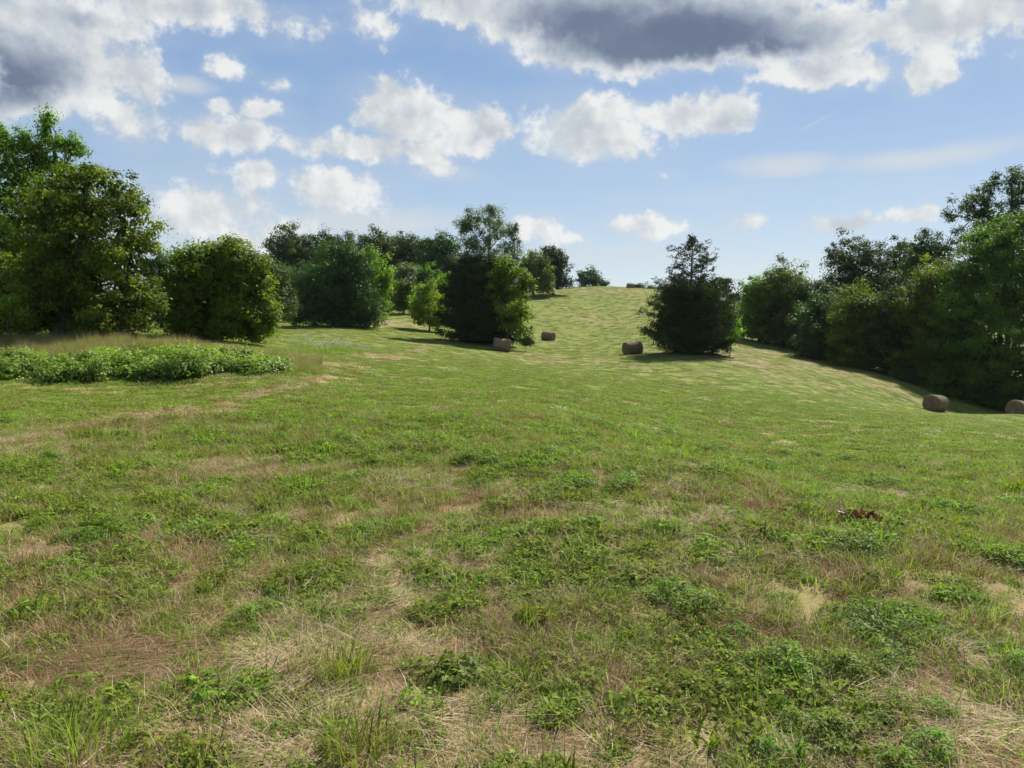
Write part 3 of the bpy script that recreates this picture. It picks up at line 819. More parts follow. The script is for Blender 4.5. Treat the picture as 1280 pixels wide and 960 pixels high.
def bale_body(Rr=.62, L=1.5):
    rng = np.random.default_rng(3)
    ns, V, rings = 72, [], []
    xs = [-L / 2, -L / 2 + .03, -L / 2 + .10] + list(np.linspace(-L / 2 + .2, L / 2 - .2, 14)) + [L / 2 - .10, L / 2 - .03, L / 2]
    rr = [.97, .995, 1.0] + [1.0] * 14 + [1.0, .995, .97]
    ends = [(-L / 2 + .012, .80), (-L / 2 - .012, .66), (-L / 2 + .010, .50), (-L / 2 - .012, .36), (-L / 2 + .008, .22), (-L / 2, .04)]
    prof = [(x, r) for x, r in reversed(ends)] + list(zip(xs, rr)) + [(-x, r) for x, r in ends]
    th = np.linspace(0, 2 * np.pi, ns, endpoint=False)
    for i, (x, r) in enumerate(prof):
        k = 1 + .018 * np.sin(3 * th + x * 4) + .012 * np.sin(7 * th + x * 9) + rng.normal(size=ns) * .008 + .012 * math.sin(x * 21)
        z = Rr * r * k * np.cos(th); y = Rr * r * k * np.sin(th)
        z = np.where(z < -Rr * .90, -Rr * .90 + (z + Rr * .90) * .15, z)      # squashed flat on the ground
        V.append(np.stack([np.full(ns, x) + rng.normal(size=ns) * .006, y, z + Rr * .90], 1))
    V = np.concatenate(V); n = len(prof)
    i = np.arange(n - 1)[:, None] * ns; j = np.arange(ns)[None]
    F = np.stack([i + j, i + (j + 1) % ns, i + ns + (j + 1) % ns, i + ns + j], -1).reshape(-1, 4)
    return quads('hay', V, F, M_HAY, smooth=True)


def bale_fuzz(Rr=.62, L=1.5, n=2600):
    rng = np.random.default_rng(5)
    th = rng.random(n) * 2 * np.pi; x = rng.uniform(-L / 2, L / 2, n)
    d = np.stack([np.zeros(n), np.sin(th), np.cos(th)], 1)
    tg = np.stack([rng.normal(size=n) * .4, np.cos(th), -np.sin(th)], 1)
    p = d * Rr * rng.uniform(1.0, 1.03, (n, 1)) + np.array([0, 0, Rr * .9]) + np.stack([x, 0 * x, 0 * x], 1)
    m = n // 3
    q = rng.random(m) ** .5 * Rr * .95; t2 = rng.random(m) * 6.28
    pe = np.stack([np.where(rng.random(m) < .5, -1, 1) * (L / 2 + .01), q * np.sin(t2), q * np.cos(t2) + Rr * .9], 1)
    te = np.stack([rng.normal(size=m) * .25, np.cos(t2), -np.sin(t2)], 1)
    P_ = np.concatenate([p, pe]); Tn = unit(np.concatenate([tg, te])); D = unit(np.concatenate([d, np.stack([np.sign(pe[:, 0]), 0 * q, 0 * q], 1)]) + rng.normal(size=(n + m, 3)) * .4)
    keep = P_[:, 2] > .03
    P_, Tn, D = P_[keep], Tn[keep], D[keep]
    V, F = leaf_quads(P_, D, rng.uniform(.06, .2, len(P_)), .012, rng, along=Tn * 3)
    V[:, 2] = np.maximum(V[:, 2], .01)
    return quads('loose_straw', V, F, M_FUZZ, rng.random(len(F)))


def bale_twine(Rr=.62, L=1.5):
    rng = np.random.default_rng(6); ps = []
    for x in np.linspace(-L / 2 + .12, L / 2 - .12, 9):
        th = np.linspace(0, 2 * np.pi, 49)
        z = Rr * 1.022 * np.cos(th); z = np.where(z < -Rr * .9, -Rr * .9 + .004, z)
        ps.append((np.stack([x + .012 * np.sin(th * 2 + x * 9), Rr * 1.022 * np.sin(th), z + Rr * .9], 1), np.full(49, .008)))
    V, F = tubes(ps, 4)
    return quads('twine', V, F, M_TWINE, smooth=True)


BALE = [bale_body(), bale_twine(), bale_fuzz()]
bales = [(626, 437.5, 70, 8, 1.0, 'round hay bale seen side-on in front of the centre clump'),
         (685, 423.5, 98, 155, 1.0, 'small-looking far hay bale in open grass right of the centre clump'),
         (791, 443.5, 70, 20, 1.0, 'round hay bale touching the left foot of the lone cedar'),
         (1167, 513.5, 57, 38, 1.02, 'largest-looking hay bale, its end showing, below the right tree line'),
         (1274, 523, 54, 32, 1.0, 'hay bale cut off by the right edge of the view'),
         (788, 362, 190, 20, 1.0, 'tiny dark hay bale on the crest of the hill beside low bushes')]
src = None
for i, (px, py, Y, ang, sc, lb) in enumerate(bales):
    x = at_depth(px, py, Y)[0]
    if src is None:
        root = bpy.data.objects.new('hay_bale', None); COL.objects.link(root)
        for me in BALE:
            link(me.name, me, root)
        src = root
    else:
        root = src.copy(); COL.objects.link(root)
        for ch in list(src.children):
            c = ch.copy(); COL.objects.link(c); c.parent = root
    e_ = .6
    gx = (h1(x + e_, Y) - h1(x - e_, Y)) / (2 * e_); gy = (h1(x, Y + e_) - h1(x, Y - e_)) / (2 * e_)
    nrm = Vector((-gx, -gy, 1)).normalized()
    q = nrm.to_track_quat('Z', 'Y') if False else Vector((0, 0, 1)).rotation_difference(nrm)
    root.rotation_mode = 'QUATERNION'
    root.rotation_quaternion = q @ Matrix.Rotation(R(ang), 4, 'Z').to_quaternion()
    root.scale = (sc, sc, sc)
    root.location = (x, Y, h1(x, Y) - .03)
    tag(root, lb, 'hay bale', 'round hay bales left in the field')


# ------------------------------------------------------------------ scattered ground cover
def scatter(name, label, cat, variants, pts, rot, scl, idx):
    coll = bpy.data.collections.new(name + '_kinds')
    for i, me in enumerate(variants):
        o = bpy.data.objects.new('%s_kind_%02d' % (name, i), me); coll.objects.link(o)
    me = bpy.data.meshes.new(name)
    me.vertices.add(len(pts)); me.vertices.foreach_set('co', np.asarray(pts, np.float32).ravel())
    a = me.attributes.new('rot', 'FLOAT_VECTOR', 'POINT'); a.data.foreach_set('vector', np.asarray(rot, np.float32).ravel())
    a = me.attributes.new('scl', 'FLOAT_VECTOR', 'POINT'); a.data.foreach_set('vector', np.asarray(scl, np.float32).ravel())
    a = me.attributes.new('idx', 'INT', 'POINT'); a.data.foreach_set('value', np.asarray(idx, np.int32))
    ob = link(name, me)
    g = bpy.data.node_groups.new(name, 'GeometryNodeTree')
    g.interface.new_socket('Geometry', in_out='INPUT', socket_type='NodeSocketGeometry')
    g.interface.new_socket('Geometry', in_out='OUTPUT', socket_type='NodeSocketGeometry')
    gi = g.nodes.new('NodeGroupInput'); go = g.nodes.new('NodeGroupOutput')
    ip = g.nodes.new('GeometryNodeInstanceOnPoints'); ci = g.nodes.new('GeometryNodeCollectionInfo')
    ci.inputs['Collection'].default_value = coll; ci.inputs['Separate Children'].default_value = True; ci.inputs['Reset Children'].default_value = True

    def na(nm, t):
        n = g.nodes.new('GeometryNodeInputNamedAttribute'); n.data_type = t; n.inputs['Name'].default_value = nm
        return n.outputs['Attribute']
    L = g.links
    L.new(gi.outputs[0], ip.inputs['Points']); L.new(ci.outputs[0], ip.inputs['Instance']); ip.inputs['Pick Instance'].default_value = True
    L.new(na('idx', 'INT'), ip.inputs['Instance Index'])
    e2r = g.nodes.new('FunctionNodeEulerToRotation'); L.new(na('rot', 'FLOAT_VECTOR'), e2r.inputs[0]); L.new(e2r.outputs[0], ip.inputs['Rotation'])
    L.new(na('scl', 'FLOAT_VECTOR'), ip.inputs['Scale'])
    L.new(ip.outputs[0], go.inputs[0])
    md = ob.modifiers.new('scatter', 'NODES'); md.node_group = g
    tag(ob, label, cat, kind='stuff')
    return ob


def blades(rng, n, rad, hgt, wid, lean=.5, segs=3, flatlie=0.0, dirn=None):
    """curved tapering grass blades"""
    a = rng.random(n) * 2 * np.pi; r = rad * rng.random(n) ** .6
    b = np.stack([r * np.cos(a), r * np.sin(a), np.zeros(n)], 1)
    out = np.stack([np.cos(a), np.sin(a), 0 * a], 1) * .6 + rng.normal(size=(n, 3)) * [.5, .5, 0]
    if dirn is not None:
        out = np.array([math.cos(dirn), math.sin(dirn), 0]) * np.where(rng.random(n) < .5, 1, -1)[:, None] + rng.normal(size=(n, 3)) * [.33, .33, 0]
    out[:, 2] = 0; out = unit(out)
    Lh = hgt * rng.uniform(.5, 1.15, n)
    ln = lean * rng.uniform(.3, 1.6, n)
    side = np.cross(out, [0, 0, 1])
    tw = rng.normal(size=n) * .5
    side = unit(side * np.cos(tw)[:, None] + out * np.sin(tw)[:, None])
    V = []
    t = np.linspace(0, 1, segs + 1)
    w = wid * rng.uniform(.6, 1.3, n)
    for k in t:
        if flatlie > 0:
            c = b + out * (Lh * k)[:, None] + np.array([0, 0, 1]) * (flatlie * (np.sin(k * 2.6) * rng.uniform(.3, 1, n) * .5 + rng.random(n) * .15) * Lh * .5)[:, None]
            if k == 0: hb = rng.random(n) * flatlie * hgt * .35
            c[:, 2] = c[:, 2] * .4 + hb + .004
        else:
            c = b + out * (Lh * ln * k ** 1.8)[:, None] + np.array([0, 0, 1]) * (Lh * k * (1 - .35 * ln * k ** 1.5).clip(.1, 1))[:, None]
        ww = (w * (1 - k ** 1.6 * .9))[:, None] * .5
        V += [c - side * ww, c + side * ww]
    V = np.stack(V, 1)                                  # n, 2(segs+1), 3
    F = []
    for k in range(segs):
        F.append(np.stack([np.arange(n) * 2 * (segs + 1) + 2 * k + q for q in (0, 1, 3, 2)], 1))
    F = np.stack(F, 1).reshape(-1, 4)
    return V.reshape(-1, 3), F, np.repeat(rng.random(n), segs)


def merge(parts):
    Vs, Fs, Ts, Ms, o = [], [], [], [], 0
    for V, F, T_, m in parts:
        Vs.append(V); Fs.append(F + o); Ts.append(T_); Ms.append(np.full(len(F), m)); o += len(V)
    return np.concatenate(Vs), np.concatenate(Fs), np.concatenate(Ts), np.concatenate(Ms)


def forb(rng, n, rad, hgt, leaf, tri=3, asp=.75):
    """leafy low plants: stems carrying leaflets in threes"""
    a = rng.random(n) * 2 * np.pi; r = rad * rng.random(n) ** .55
    z = hgt * rng.uniform(.25, 1.0, n) * (1 - .45 * (r / rad) ** 2)
    c = np.stack([r * np.cos(a), r * np.sin(a), z], 1)
    tilt = unit(np.stack([np.cos(a) * .35, np.sin(a) * .35, np.ones(n)], 1) + rng.normal(size=(n, 3)) * .35)
    P_, N_, A_, S_, T_ = [], [], [], [], []
    ct = rng.random(n)
    ph = rng.random(n) * 6.28
    e1 = unit(np.cross(tilt, [1, 0, .1])); e2 = np.cross(tilt, e1)
    for k in range(tri):
        an = ph + k * 2 * np.pi / tri
        d = e1 * np.cos(an)[:, None] + e2 * np.sin(an)[:, None]
        s = leaf * rng.uniform(.65, 1.25, n)
        P_.append(c + d * s[:, None] * .52 - np.array([0, 0, .12]) * s[:, None]); N_.append(unit(tilt + d * .3 + rng.normal(size=(n, 3)) * .15)); A_.append(d * 4); S_.append(s)
        T_.append(np.clip(ct * .7 + rng.random(n) * .3, 0, 1))
    P_ = np.concatenate(P_); N_ = np.concatenate(N_); A_ = np.concatenate(A_); S_ = np.concatenate(S_)
    V, F = leaf_quads(P_, N_, S_, S_ * asp, rng, along=A_, fold=.10)
    return V, F, np.concatenate(T_)


M_CLOVER = leaf_mat('clover_leaves', (0.054, 0.086, 0.012), (0.250, 0.318, 0.044), .38, .7, .25, spec=.08)
M_GRASS = leaf_mat('green_grass', (0.084, 0.118, 0.018), (0.320, 0.360, 0.078), .40, .7, .22, spec=.08)
M_WEED = leaf_mat('weed_leaves', (0.042, 0.080, 0.012), (0.195, 0.280, 0.038), .35, .6, .15, spec=.12)
M_TAN = leaf_mat('tan_grass', (0.22, 0.145, 0.070), (0.62, 0.51, 0.32), .25, .75, .18, (1.1, 1.0, .8))
M_RUST = leaf_mat('rusty_thatch', (0.15, 0.085, 0.042), (0.34, 0.22, 0.11), .2, .8, .18, (1.1, .9, .7))
M_PINK = leaf_mat('seeding_grass', (0.19, 0.150, 0.068), (0.42, 0.345, 0.18), .38, .8, .12, (1.1, 1.0, .9))

rv = np.random.default_rng(99)
clover_kinds, grass_kinds, straw_kinds, sparse_kinds = [], [], [], []
for k in range(5):
    V, F, T_, Mx = merge([(*forb(rv, 62, .13, .075, .021), 0), (*forb(rv, 10, .12, .09, .030, 2, .4), 0), (*blades(rv, 16, .13, .12, .0045, .6), 1), (*blades(rv, 9, .13, .11, .003, .9), 2)])
    clover_kinds.append(quads('clover', V, F, [M_CLOVER, M_GRASS, M_TAN], T_, midx=Mx))
for k in range(3):   # feathery ragweed-like
    V, F, T_, Mx = merge([(*forb(rv, 70, .11, .12, .028, 5, .32), 0), (*blades(rv, 14, .1, .13, .004, .5), 1)])
    clover_kinds.append(quads('clover', V, F, [M_WEED, M_GRASS], T_, midx=Mx))
for k in range(4):
    V, F, T_, Mx = merge([(*blades(rv, 60, .11, .12, .005, .65), 0), (*blades(rv, 26, .12, .12, .003, .9), 1), (*forb(rv, 12, .11, .06, .02), 2)])
    grass_kinds.append(quads('grass', V, F, [M_GRASS, M_TAN, M_CLOVER], T_, midx=Mx))
for k in range(6):
    V, F, T_, Mx = merge([(*blades(rv, 150, .22, .20, .0024, 0, 4, .22, rv.random() * 3.1 if k % 2 else None), k % 3 == 2), (*blades(rv, 30, .20, .09, .0024, .9), 0), (*forb(rv, 7, .2, .05, .02), 2), (*blades(rv, 16, .2, .10, .004, .6), 3)])
    straw_kinds.append(quads('straw', V, F, [M_TAN, M_RUST, M_CLOVER, M_GRASS], T_, midx=Mx))
for k in range(3):   # short rusty stubble
    V, F, T_, Mx = merge([(*blades(rv, 70, .16, .10, .0035, .8, 2), 0), (*blades(rv, 14, .16, .12, .004, .5, 2), 1), (*blades(rv, 22, .16, .14, .003, .9), 2)])
    straw_kinds.append(quads('stubble', V, F, [M_RUST, M_GRASS, M_TAN], T_, midx=Mx))

for k in range(3):   # upright lance-leaved plants
    V, F, T_, Mx = merge([(*blades(rv, 26, .07, .13, .012, .55, 4), 0), (*forb(rv, 16, .08, .11, .034, 3, .5), 0), (*blades(rv, 18, .12, .11, .004, .8), 1)])
    clover_kinds.append(quads('sprig', V, F, [M_CLOVER, M_GRASS], T_, midx=Mx))
# coarse versions for the middle and far distance
far_green, far_dry = [], []
for k in range(4):
    V, F, T_, Mx = merge([(*forb(rv, 90, .36, .08, .042, 3, .6), 0), (*blades(rv, 70, .36, .11, .010, .7, 2), 1), (*blades(rv, 34, .36, .11, .008, .9, 2), 2)])
    far_green.append(quads('sward', V, F, [M_CLOVER, M_GRASS, M_TAN], T_, midx=Mx))
for k in range(4):
    V, F, T_, Mx = merge([(*blades(rv, 80, .36, .26, .011, 0, 2, .35), 0), (*blades(rv, 26, .34, .12, .010, .8, 2), 1), (*blades(rv, 16, .34, .14, .010, .8, 2), 2)])
    far_dry.append(quads('dry_sward', V, F, [M_TAN, M_RUST, M_GRASS], T_, midx=Mx))


def wedge(r0, r1, dens, rng, amax=44, fall=0.0):
    """uniform random points of a ring sector in front of the viewpoint"""
    A = R(amax)
    n = int(dens * A * (r1 * r1 - r0 * r0))
    r = np.sqrt(rng.uniform(r0 * r0, r1 * r1, n)); a = rng.uniform(-A, A, n)
    return r * np.sin(a), r * np.cos(a)


def euler_slope(x, y, rng, tilt=.08):
    n = len(x)
    e_ = .4
    gx = (H(x + e_, y) - H(x - e_, y)) / (2 * e_); gy = (H(x, y + e_) - H(x, y - e_)) / (2 * e_)
    return np.stack([gy + rng.normal(size=n) * tilt, -gx + rng.normal(size=n) * tilt, rng.random(n) * 2 * np.pi], 1), H(x, y)


def do_scatter(name, label, cat, kinds, x, y, s, rng, idx=None, sink=.005, tilt=.08, slope_z=None, hs=None):
    rot, z = euler_slope(x, y, rng, tilt)
    # random spin first, then lean with the ground: rotate the slope into the spun frame
    c, s_ = np.cos(-rot[:, 2]), np.sin(-rot[:, 2])
    rx, ry = rot[:, 0].copy(), rot[:, 1].copy()
    n = len(x)
    from_mat = []
    nx, ny = ry, -rx
    # euler XYZ = Rz * Ry * Rx ; choose Rx, Ry so that Rz(Ry Rx z) = normal
    lx = c * nx - s_ * ny; ly = s_ * nx + c * ny
    rot2 = np.stack([-np.arcsin(np.clip(ly, -.9, .9)), np.arctan(lx), rot[:, 2]], 1)
    hs = np.ones(n) if hs is None else hs
    scl = np.stack([s, s, s * hs], 1)
    idx = rng.integers(0, len(kinds), n) if idx is None else idx
    return scatter(name, label, cat, kinds, np.stack([x, y, z - sink], 1), rot2, scl, idx)


def meadow():
    rng = np.random.default_rng(5)
    X, Yy, S = [], [], []
    for r0, r1, d, sc in [(1.3, 5, 110, .92), (5, 9, 86, 1.0), (9, 15, 54, 1.2)]:
        x, y = wedge(r0, r1, d, rng); X.append(x); Yy.append(y); S.append(np.full(len(x), sc))
    x = np.concatenate(X); y = np.concatenate(Yy); S = np.concatenate(S)
    d = dryness(x, y); u = rng.random(len(x))
    lush = sstep(fbm(x, y, .7, 3, 51), .35, .65)
    dry = u < np.clip(d * .86 + .03, 0, .86)
    skip = rng.random(len(x)) < .12 * (1 - lush)
    g = ~dry & ~skip
    typ = fbm(x, y, .45, 3, 61) + rng.normal(size=len(x)) * .16
    gr = g & (typ > .57); cl = g & ~gr
    sz = S * rng.uniform(.55, 1.25, len(x)) * (.75 + .5 * lush)
    i = np.where(fbm(x, y, .8, 2, 71) + rng.normal(size=len(x)) * .08 > .74, rng.integers(5, 8, len(x)), rng.integers(0, 5, len(x)))
    i = np.where(rng.random(len(x)) < .22 * sstep(fbm(x, y, .6, 2, 75), .3, .6), rng.integers(8, 11, len(x)), i)
    do_scatter('clover', 'clover and small leafy weeds covering the near meadow', 'clover', clover_kinds, x[cl], y[cl], sz[cl], rng, i[cl])
    do_scatter('meadow_grass', 'green grass tufts growing between the clover', 'grass', grass_kinds, x[gr], y[gr], (S * rng.uniform(.5, 1.15, len(x)))[gr], rng)
    # low thatch under everything
    xt, yt = wedge(1.3, 11, 26, rng)
    dx, dy_ = np.concatenate([x[dry], xt]), np.concatenate([y[dry], yt])
    ds = np.concatenate([(S * rng.uniform(.6, 1.2, len(x)))[dry], rng.uniform(.7, 1.1, len(xt))])
    dh = np.concatenate([np.ones(dry.sum()), np.full(len(xt), .45)])
    x2, y2 = dx, dy_
    do_scatter('dry_grass', 'cut tan straw and rusty stubble lying in patches in the near meadow', 'straw', straw_kinds, x2, y2, ds, rng,
               np.where(fbm(x2, y2, 1.2, 2, 81) > .52, rng.integers(0, 6, len(x2)), rng.integers(6, 9, len(x2))), tilt=.12, hs=dh)
    # a few greens coming through the dry patches and thin tan stems everywhere
    # middle and far distance
    X, Yy, S = [], [], []
    for r0, r1, dd, sc in [(14, 24, 13, .85), (24, 45, 7, 1.0), (45, 85, 3.8, 1.2), (85, 215, 1.3, 1.6)]:
        x, y = wedge(r0, r1, dd, rng, 42); X.append(x); Yy.append(y); S.append(np.full(len(x), sc))
    x = np.concatenate(X); y = np.concatenate(Yy); S = np.concatenate(S)
    d = dryness(x, y); dry = rng.random(len(x)) < np.clip(d * .9, 0, .9)
    r = np.hypot(x, y)
    hsc = np.clip(1.0 - .62 * sstep(r, 18, 60), .3, 1)
    do_scatter('mown_sward', 'short green regrowth across the middle and far field', 'grass', far_green, x[~dry], y[~dry], (S * rng.uniform(.6, 1.2, len(x)))[~dry], rng, hs=hsc[~dry])
    do_scatter('dry_sward', 'thin tan dry grass streaks in the middle and far field', 'dry grass', far_dry, x[dry], y[dry], (S * rng.uniform(.6, 1.2, len(x)))[dry], rng, hs=hsc[dry])


meadow()

# --- strip of tall brownish seeding grass in front of the left trees, with pale blue flowers at its end
tall = []
for k in range(4):
    V, F, T_, Mx = merge([(*blades(rv, 26, .28, .75, .008, .35, 4), 0), (*blades(rv, 70, .28, .48, .012, .5, 3), 1)])
    tall.append(quads('tall_grass', V, F, [M_PINK, M_GRASS], T_, midx=Mx))
rng = np.random.default_rng(8)


def strip(pix_lo, pix_hi, y0, y1, n, rng):
    Y = rng.uniform(y0, y1, n); px = rng.uniform(pix_lo, pix_hi, n)
    return (px - CX) / FPX * Y, Y


x, y = strip(-120, 372, 28.6, 36, 1300, rng)
keep = rng.random(len(x)) < sstep(fbm(x, y, 3, 2, 91), .25, .5) * (1 - .9 * sstep(x / y * FPX + CX, 250, 372))
do_scatter('tall_dry_grass', 'knee-high pinkish brown seeding grass in front of the left trees', 'tall grass', tall, x[keep], y[keep], rng.uniform(.4, .85, keep.sum()), rng)
x, y = strip(355, 400, 27, 34, 90, rng)
do_scatter('brown_weeds', 'reddish brown weeds at the right end of the vine bank', 'weeds', tall, x, y, rng.uniform(.35, .8, len(x)), rng)

M_FLOWER = leaf_mat('pale_blue_petals', (0.30, 0.32, 0.46), (0.46, 0.48, 0.62), .3, .6, .1, (1, 1, 1))
fl = []
for k in range(3):
    c = np.stack([rv.normal(size=26) * .2, rv.normal(size=26) * .2, rv.uniform(.25, .6, 26)], 1)
    V1, F1 = leaf_quads(c, unit(rv.normal(size=(26, 3)) * .5 + [0, -.4, .8]), .05, .05, rv)
    V, F, T_, Mx = merge([(V1, F1, rv.random(26), 0), (*blades(rv, 40, .25, .5, .010, .3, 3), 1)])
    fl.append(quads('chicory', V, F, [M_FLOWER, M_GRASS], T_, midx=Mx))
x, y = strip(365, 455, 40, 55, 34, rng)
do_scatter('pale_blue_flowers', 'drift of pale blue wildflowers beyond the end of the vine bank', 'wildflowers', fl, x, y, rng.uniform(.6, 1.1, len(x)), rng)

# --- bank of vines along the left
def vines():
    rng = np.random.default_rng(17)
    lobes = []
    X0 = -10.0; Y0 = 26.0; z0 = h1(X0, Y0); org = np.array([X0, Y0, z0])
    for i in range(92):
        px = -110 + 460 * (i + rng.random()) / 92; Y = rng.uniform(25.3, 28.5) + .5 * math.sin(px * .05)
        x = (px - CX) / FPX * Y
        end = sstep(np.array([366.0 - px]), 0, 150)[0]
        hgt = (.20 + .45 * float(vnoise(px, 0, 42, 3)) + .34 * rng.random()) * (.55 + .45 * end)
        rx = rng.uniform(.45, .95)
        lobes.append((np.array([x, Y, h1(x, Y) + hgt * .35]) - org, rx, rx * .8, hgt * .72, 1.0))
    V, F, tt, CC = crown(lobes, 26, .09, rng, 1.1, flat=.6, aspect=.85, rc_k=.20, spread=(.6, 1.0), rag=.35, up=.8, core=.5)
    gz = H(V[:, 0] + X0, V[:, 1] + Y0) - z0
    V[:, 2] = np.maximum(V[:, 2], gz + .02)
    o = link('vine_bank', quads('vine_bank', V, F, M_VINE, tt), loc=org)
    tag(o, 'knee-high bank of tangled light green vines in front of the tall dry grass', 'vines', kind='stuff')


vines()


# ------------------------------------------------------------------ single plants and dead leaves in the foreground
def plant(name, label, cat, px, py, parts, sc=1.0, group=None):
    g = ground_at(px, py)
    root = bpy.data.objects.new(name, None); COL.objects.link(root); root.location = g; root.scale = (sc,) * 3
    root.rotation_euler = (0, 0, RNG.random() * 6.28)
    tag(root, label, cat, group)
    for nm, me in parts:
        link(nm, me, root)
    return root


def mesh_of(nm, parts, mats):
    V, F, T_, Mx = merge(parts)
    return quads(nm, V, F, mats, T_, midx=Mx)


def tuft(n, rad, hgt, wid, lean, mat=M_GRASS):
    return mesh_of('blades', [(*blades(rv, n, rad, hgt, wid, lean, 5), 0)], [mat])


def stems(rng, n, rad, hgt):
    ps = []
    for i in range(n):
        a = rng.random() * 6.28; r = rad * rng.random()
        ps.append((bend((r * .2 * math.cos(a), r * .2 * math.sin(a), -.01), (r * math.cos(a), r * math.sin(a), hgt * rng.uniform(.6, 1)), 5, rng, .06), np.linspace(.004, .0018, 5)))
    V, F = tubes(ps, 5)
    return quads('stems', V, F, M_STEM, smooth=True)


M_STEM = simple_mat('green_stem', (0.08, 0.12, 0.03), (0.16, 0.18, 0.06), 30)
plant('grass_tuft', 'dense upright bright green grass tuft right of the pale straw patch', 'grass tuft', 432, 850, [('blades', tuft(170, .12, .19, .0055, .6))])
plant('grass_tuft', 'yellow-green grass tuft at the bottom edge near the left corner', 'grass tuft', 95, 945, [('blades', tuft(240, .20, .20, .005, .5))])
plant('grass_tuft', 'short thick grass tuft on the bottom edge below the straw, left of centre', 'grass tuft', 450, 950, [('blades', tuft(170, .13, .17, .006, .6))])
plant('leafy_weed', 'broad-leaved low weed with glossy dark leaves, low left of centre', 'weed', 560, 850, [('leaves', mesh_of('leaves', [(*forb(rv, 80, .16, .12, .040, 3, .65), 0)], [M_WEED])), ('stems', stems(rv, 16, .14, .1))])
plant('leafy_weed', 'feathery dark green weed patch on the right of the foreground', 'weed', 1105, 790, [('leaves', mesh_of('leaves', [(*forb(rv, 260, .30, .13, .038, 5, .28), 0)], [M_WEED])), ('stems', stems(rv, 30, .26, .14))])
plant('leafy_weed', 'leafy weed clump in the left middle of the near meadow', 'weed', 160, 700, [('leaves', mesh_of('leaves', [(*forb(rv, 170, .24, .11, .036, 5, .32), 0)], [M_CLOVER])), ('stems', stems(rv, 22, .2, .14))])
plant('leafy_weed', 'spreading weed clump just above the bright grass tuft', 'weed', 390, 730, [('leaves', mesh_of('leaves', [(*forb(rv, 200, .30, .10, .034, 4, .45), 0)], [M_CLOVER])), ('stems', stems(rv, 22, .26, .13))])
plant('dock_plant', 'dock with a few long upright blade leaves at the bottom edge, right of centre', 'weed', 990, 958, [('leaves', mesh_of('leaves', [(*blades(rv, 12, .04, .15, .018, .5, 5), 0)], [M_WEED]))])
plant('dock_plant', 'low dock rosette with bright broad leaves near the bottom, right of the middle', 'weed', 884, 935, [('leaves', mesh_of('leaves', [(*blades(rv, 18, .06, .13, .017, .8, 5), 0)], [M_CLOVER]))])
# heap of flattened brown hay
V, F, T_, Mx = merge([(*blades(rv, 900, .36, .42, .0025, 0, 6, .20, .15), 0), (*blades(rv, 600, .34, .38, .0025, 0, 6, .24, .5), 1)])
o = quads('brown_hay_wisp', V * np.array([1.0, .7, 1.3]), F, [M_RUST, M_PINK], T_, midx=Mx)
g = ground_at(170, 830)
o = link('hay_wisp', o, loc=g); tag(o, 'swirled heap of brown flattened hay in the lower left', 'hay')
V, F, T_, Mx = merge([(*blades(rv, 600, .22, .26, .0025, 0, 6, .35, 1.2), 0), (*blades(rv, 80, .2, .26, .003, .9, 4), 0)])
g = ground_at(372, 838)
o = link('hay_wisp', quads('pale_hay_wisp', V, F, [M_TAN], T_, midx=Mx), loc=g); tag(o, 'pale bleached tuft of straw leaning beside the green grass tuft', 'hay')

M_RED = leaf_mat('dead_red_leaves', (0.085, 0.022, 0.018), (0.26, 0.085, 0.060), .15, .35, .05, (1.2, .8, .7), spec=.5)
M_REDPALE = leaf_mat('leaf_underside', (0.38, 0.26, 0.24), (0.52, 0.40, 0.38), .2, .5, .05, (1, 1, 1))


def dead_leaf(rng, L, Wd, curl):
    n, m = 9, 5
    t = np.linspace(0, 1, n); s = np.linspace(-1, 1, m)
    T2, S2 = np.meshgrid(t, s, indexing='ij')
    w = Wd * np.sin(T2 * math.pi) ** .7 * .5
    x = (T2 - .5) * L; y = S2 * w; z = curl * L * (T2 - .5) ** 2 * 2 + S2 ** 2 * w * .8 * rng.uniform(.4, 1.4) + rng.normal(size=T2.shape) * .002
    V = np.stack([x, y, z], -1).reshape(-1, 3)
    i = np.arange(n - 1)[:, None] * m; j = np.arange(m - 1)[None]
    F = np.stack([i + j, i + m + j, i + m + j + 1, i + j + 1], -1).reshape(-1, 4)
    return V, F


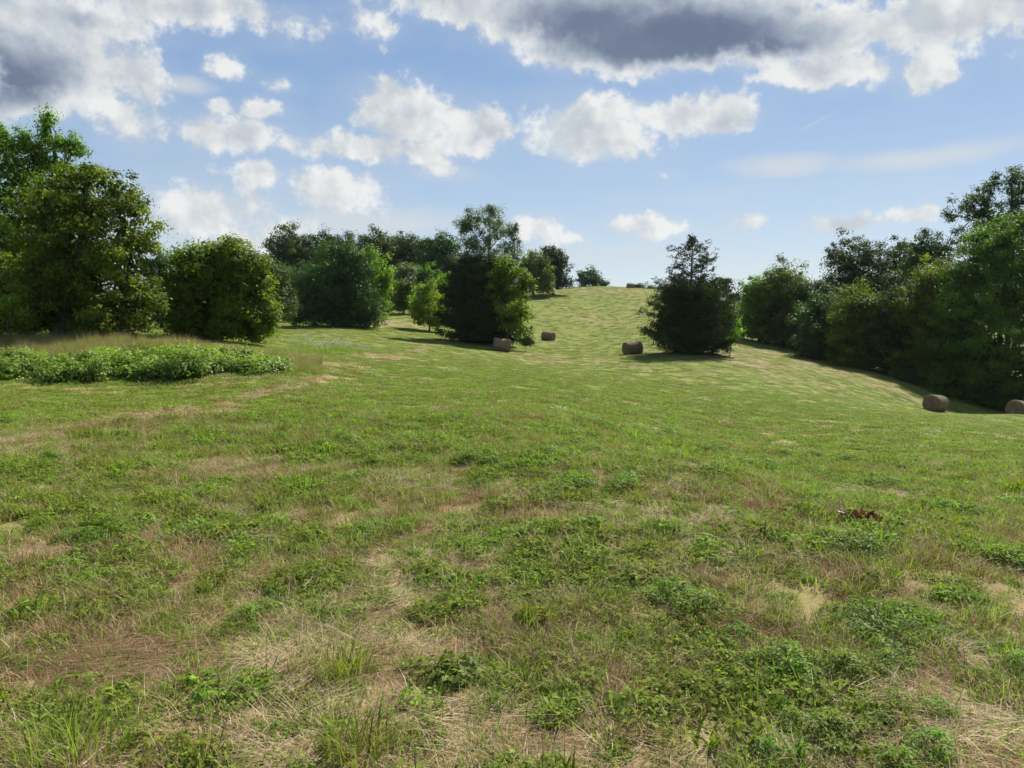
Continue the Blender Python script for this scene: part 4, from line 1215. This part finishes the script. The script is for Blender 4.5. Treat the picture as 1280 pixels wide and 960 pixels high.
def dead_cluster(name, label, px, py, n, spread, L, pale):
    rng = np.random.default_rng(int(px))
    g = ground_at(px, py)
    root = bpy.data.objects.new(name, None); COL.objects.link(root); root.location = g
    tag(root, label, 'dead leaves')
    for i in range(n):
        V, F = dead_leaf(rng, L * rng.uniform(.7, 1.3), L * rng.uniform(.28, .5), rng.uniform(.1, .9))
        o = link('leaf', quads('leaf', V, F, M_REDPALE if i in pale else M_RED, np.full(len(F), rng.random()), smooth=True), root)
        o.location = (rng.normal() * spread, rng.normal() * spread * .45, rng.uniform(.05, .115))
        o.rotation_euler = (rng.normal() * .8, rng.normal() * .5, rng.random() * 6.28)
    ps = [(bend((-spread, 0, .06), (spread * 1.4, .02, .09), 8, rng, .05), np.linspace(.006, .003, 8))]
    V, F = tubes(ps, 6)
    link('twig', quads('twig', V, F, M_BARK, smooth=True), root)
    return root


dead_cluster('dead_leaf_spray', 'fallen spray of curled red-brown dead leaves on the grass, right', 1066, 660, 22, .085, .085, (3, 9))
dead_cluster('dead_leaf_spray', 'tiny curled red-brown dead leaf in the grass on the left, above the straw patch', 290, 551, 3, .03, .09, (1,))


# ------------------------------------------------------------------ thin summer haze over the whole valley
def haze_box():
    import bmesh
    gv = bpy.data.objects['ground'].data
    n = len(gv.vertices); co = np.empty(n * 3, np.float32); gv.vertices.foreach_get('co', co); co = co.reshape(-1, 3)
    lo = float(co[:, 2].min()) - 1.0; hi = max(float(co[:, 2].max()), 40.0) + 15.0
    half = 4030.0
    me = bpy.data.meshes.new('haze'); bm = bmesh.new()
    bmesh.ops.create_cube(bm, size=1.0)
    for v in bm.verts:
        v.co = (v.co.x * 2 * half, v.co.y * 2 * half, (lo + hi) / 2 + v.co.z * (hi - lo))
    bm.to_mesh(me); bm.free()
    m = bpy.data.materials.new('summer_haze'); m.use_nodes = True; m.node_tree.nodes.clear()
    v = m.node_tree.nodes.new('ShaderNodeVolumePrincipled')
    v.inputs['Density'].default_value = 0.00006; v.inputs['Color'].default_value = (0.80, 0.89, 1.0, 1)
    v.inputs['Anisotropy'].default_value = 0.2
    o = m.node_tree.nodes.new('ShaderNodeOutputMaterial'); m.node_tree.links.new(v.outputs[0], o.inputs['Volume'])
    me.materials.append(m)
    ob = link('haze', me); tag(ob, 'thin pale summer haze filling the valley', 'haze', kind='stuff')
    print('haze', lo, hi)


haze_box()
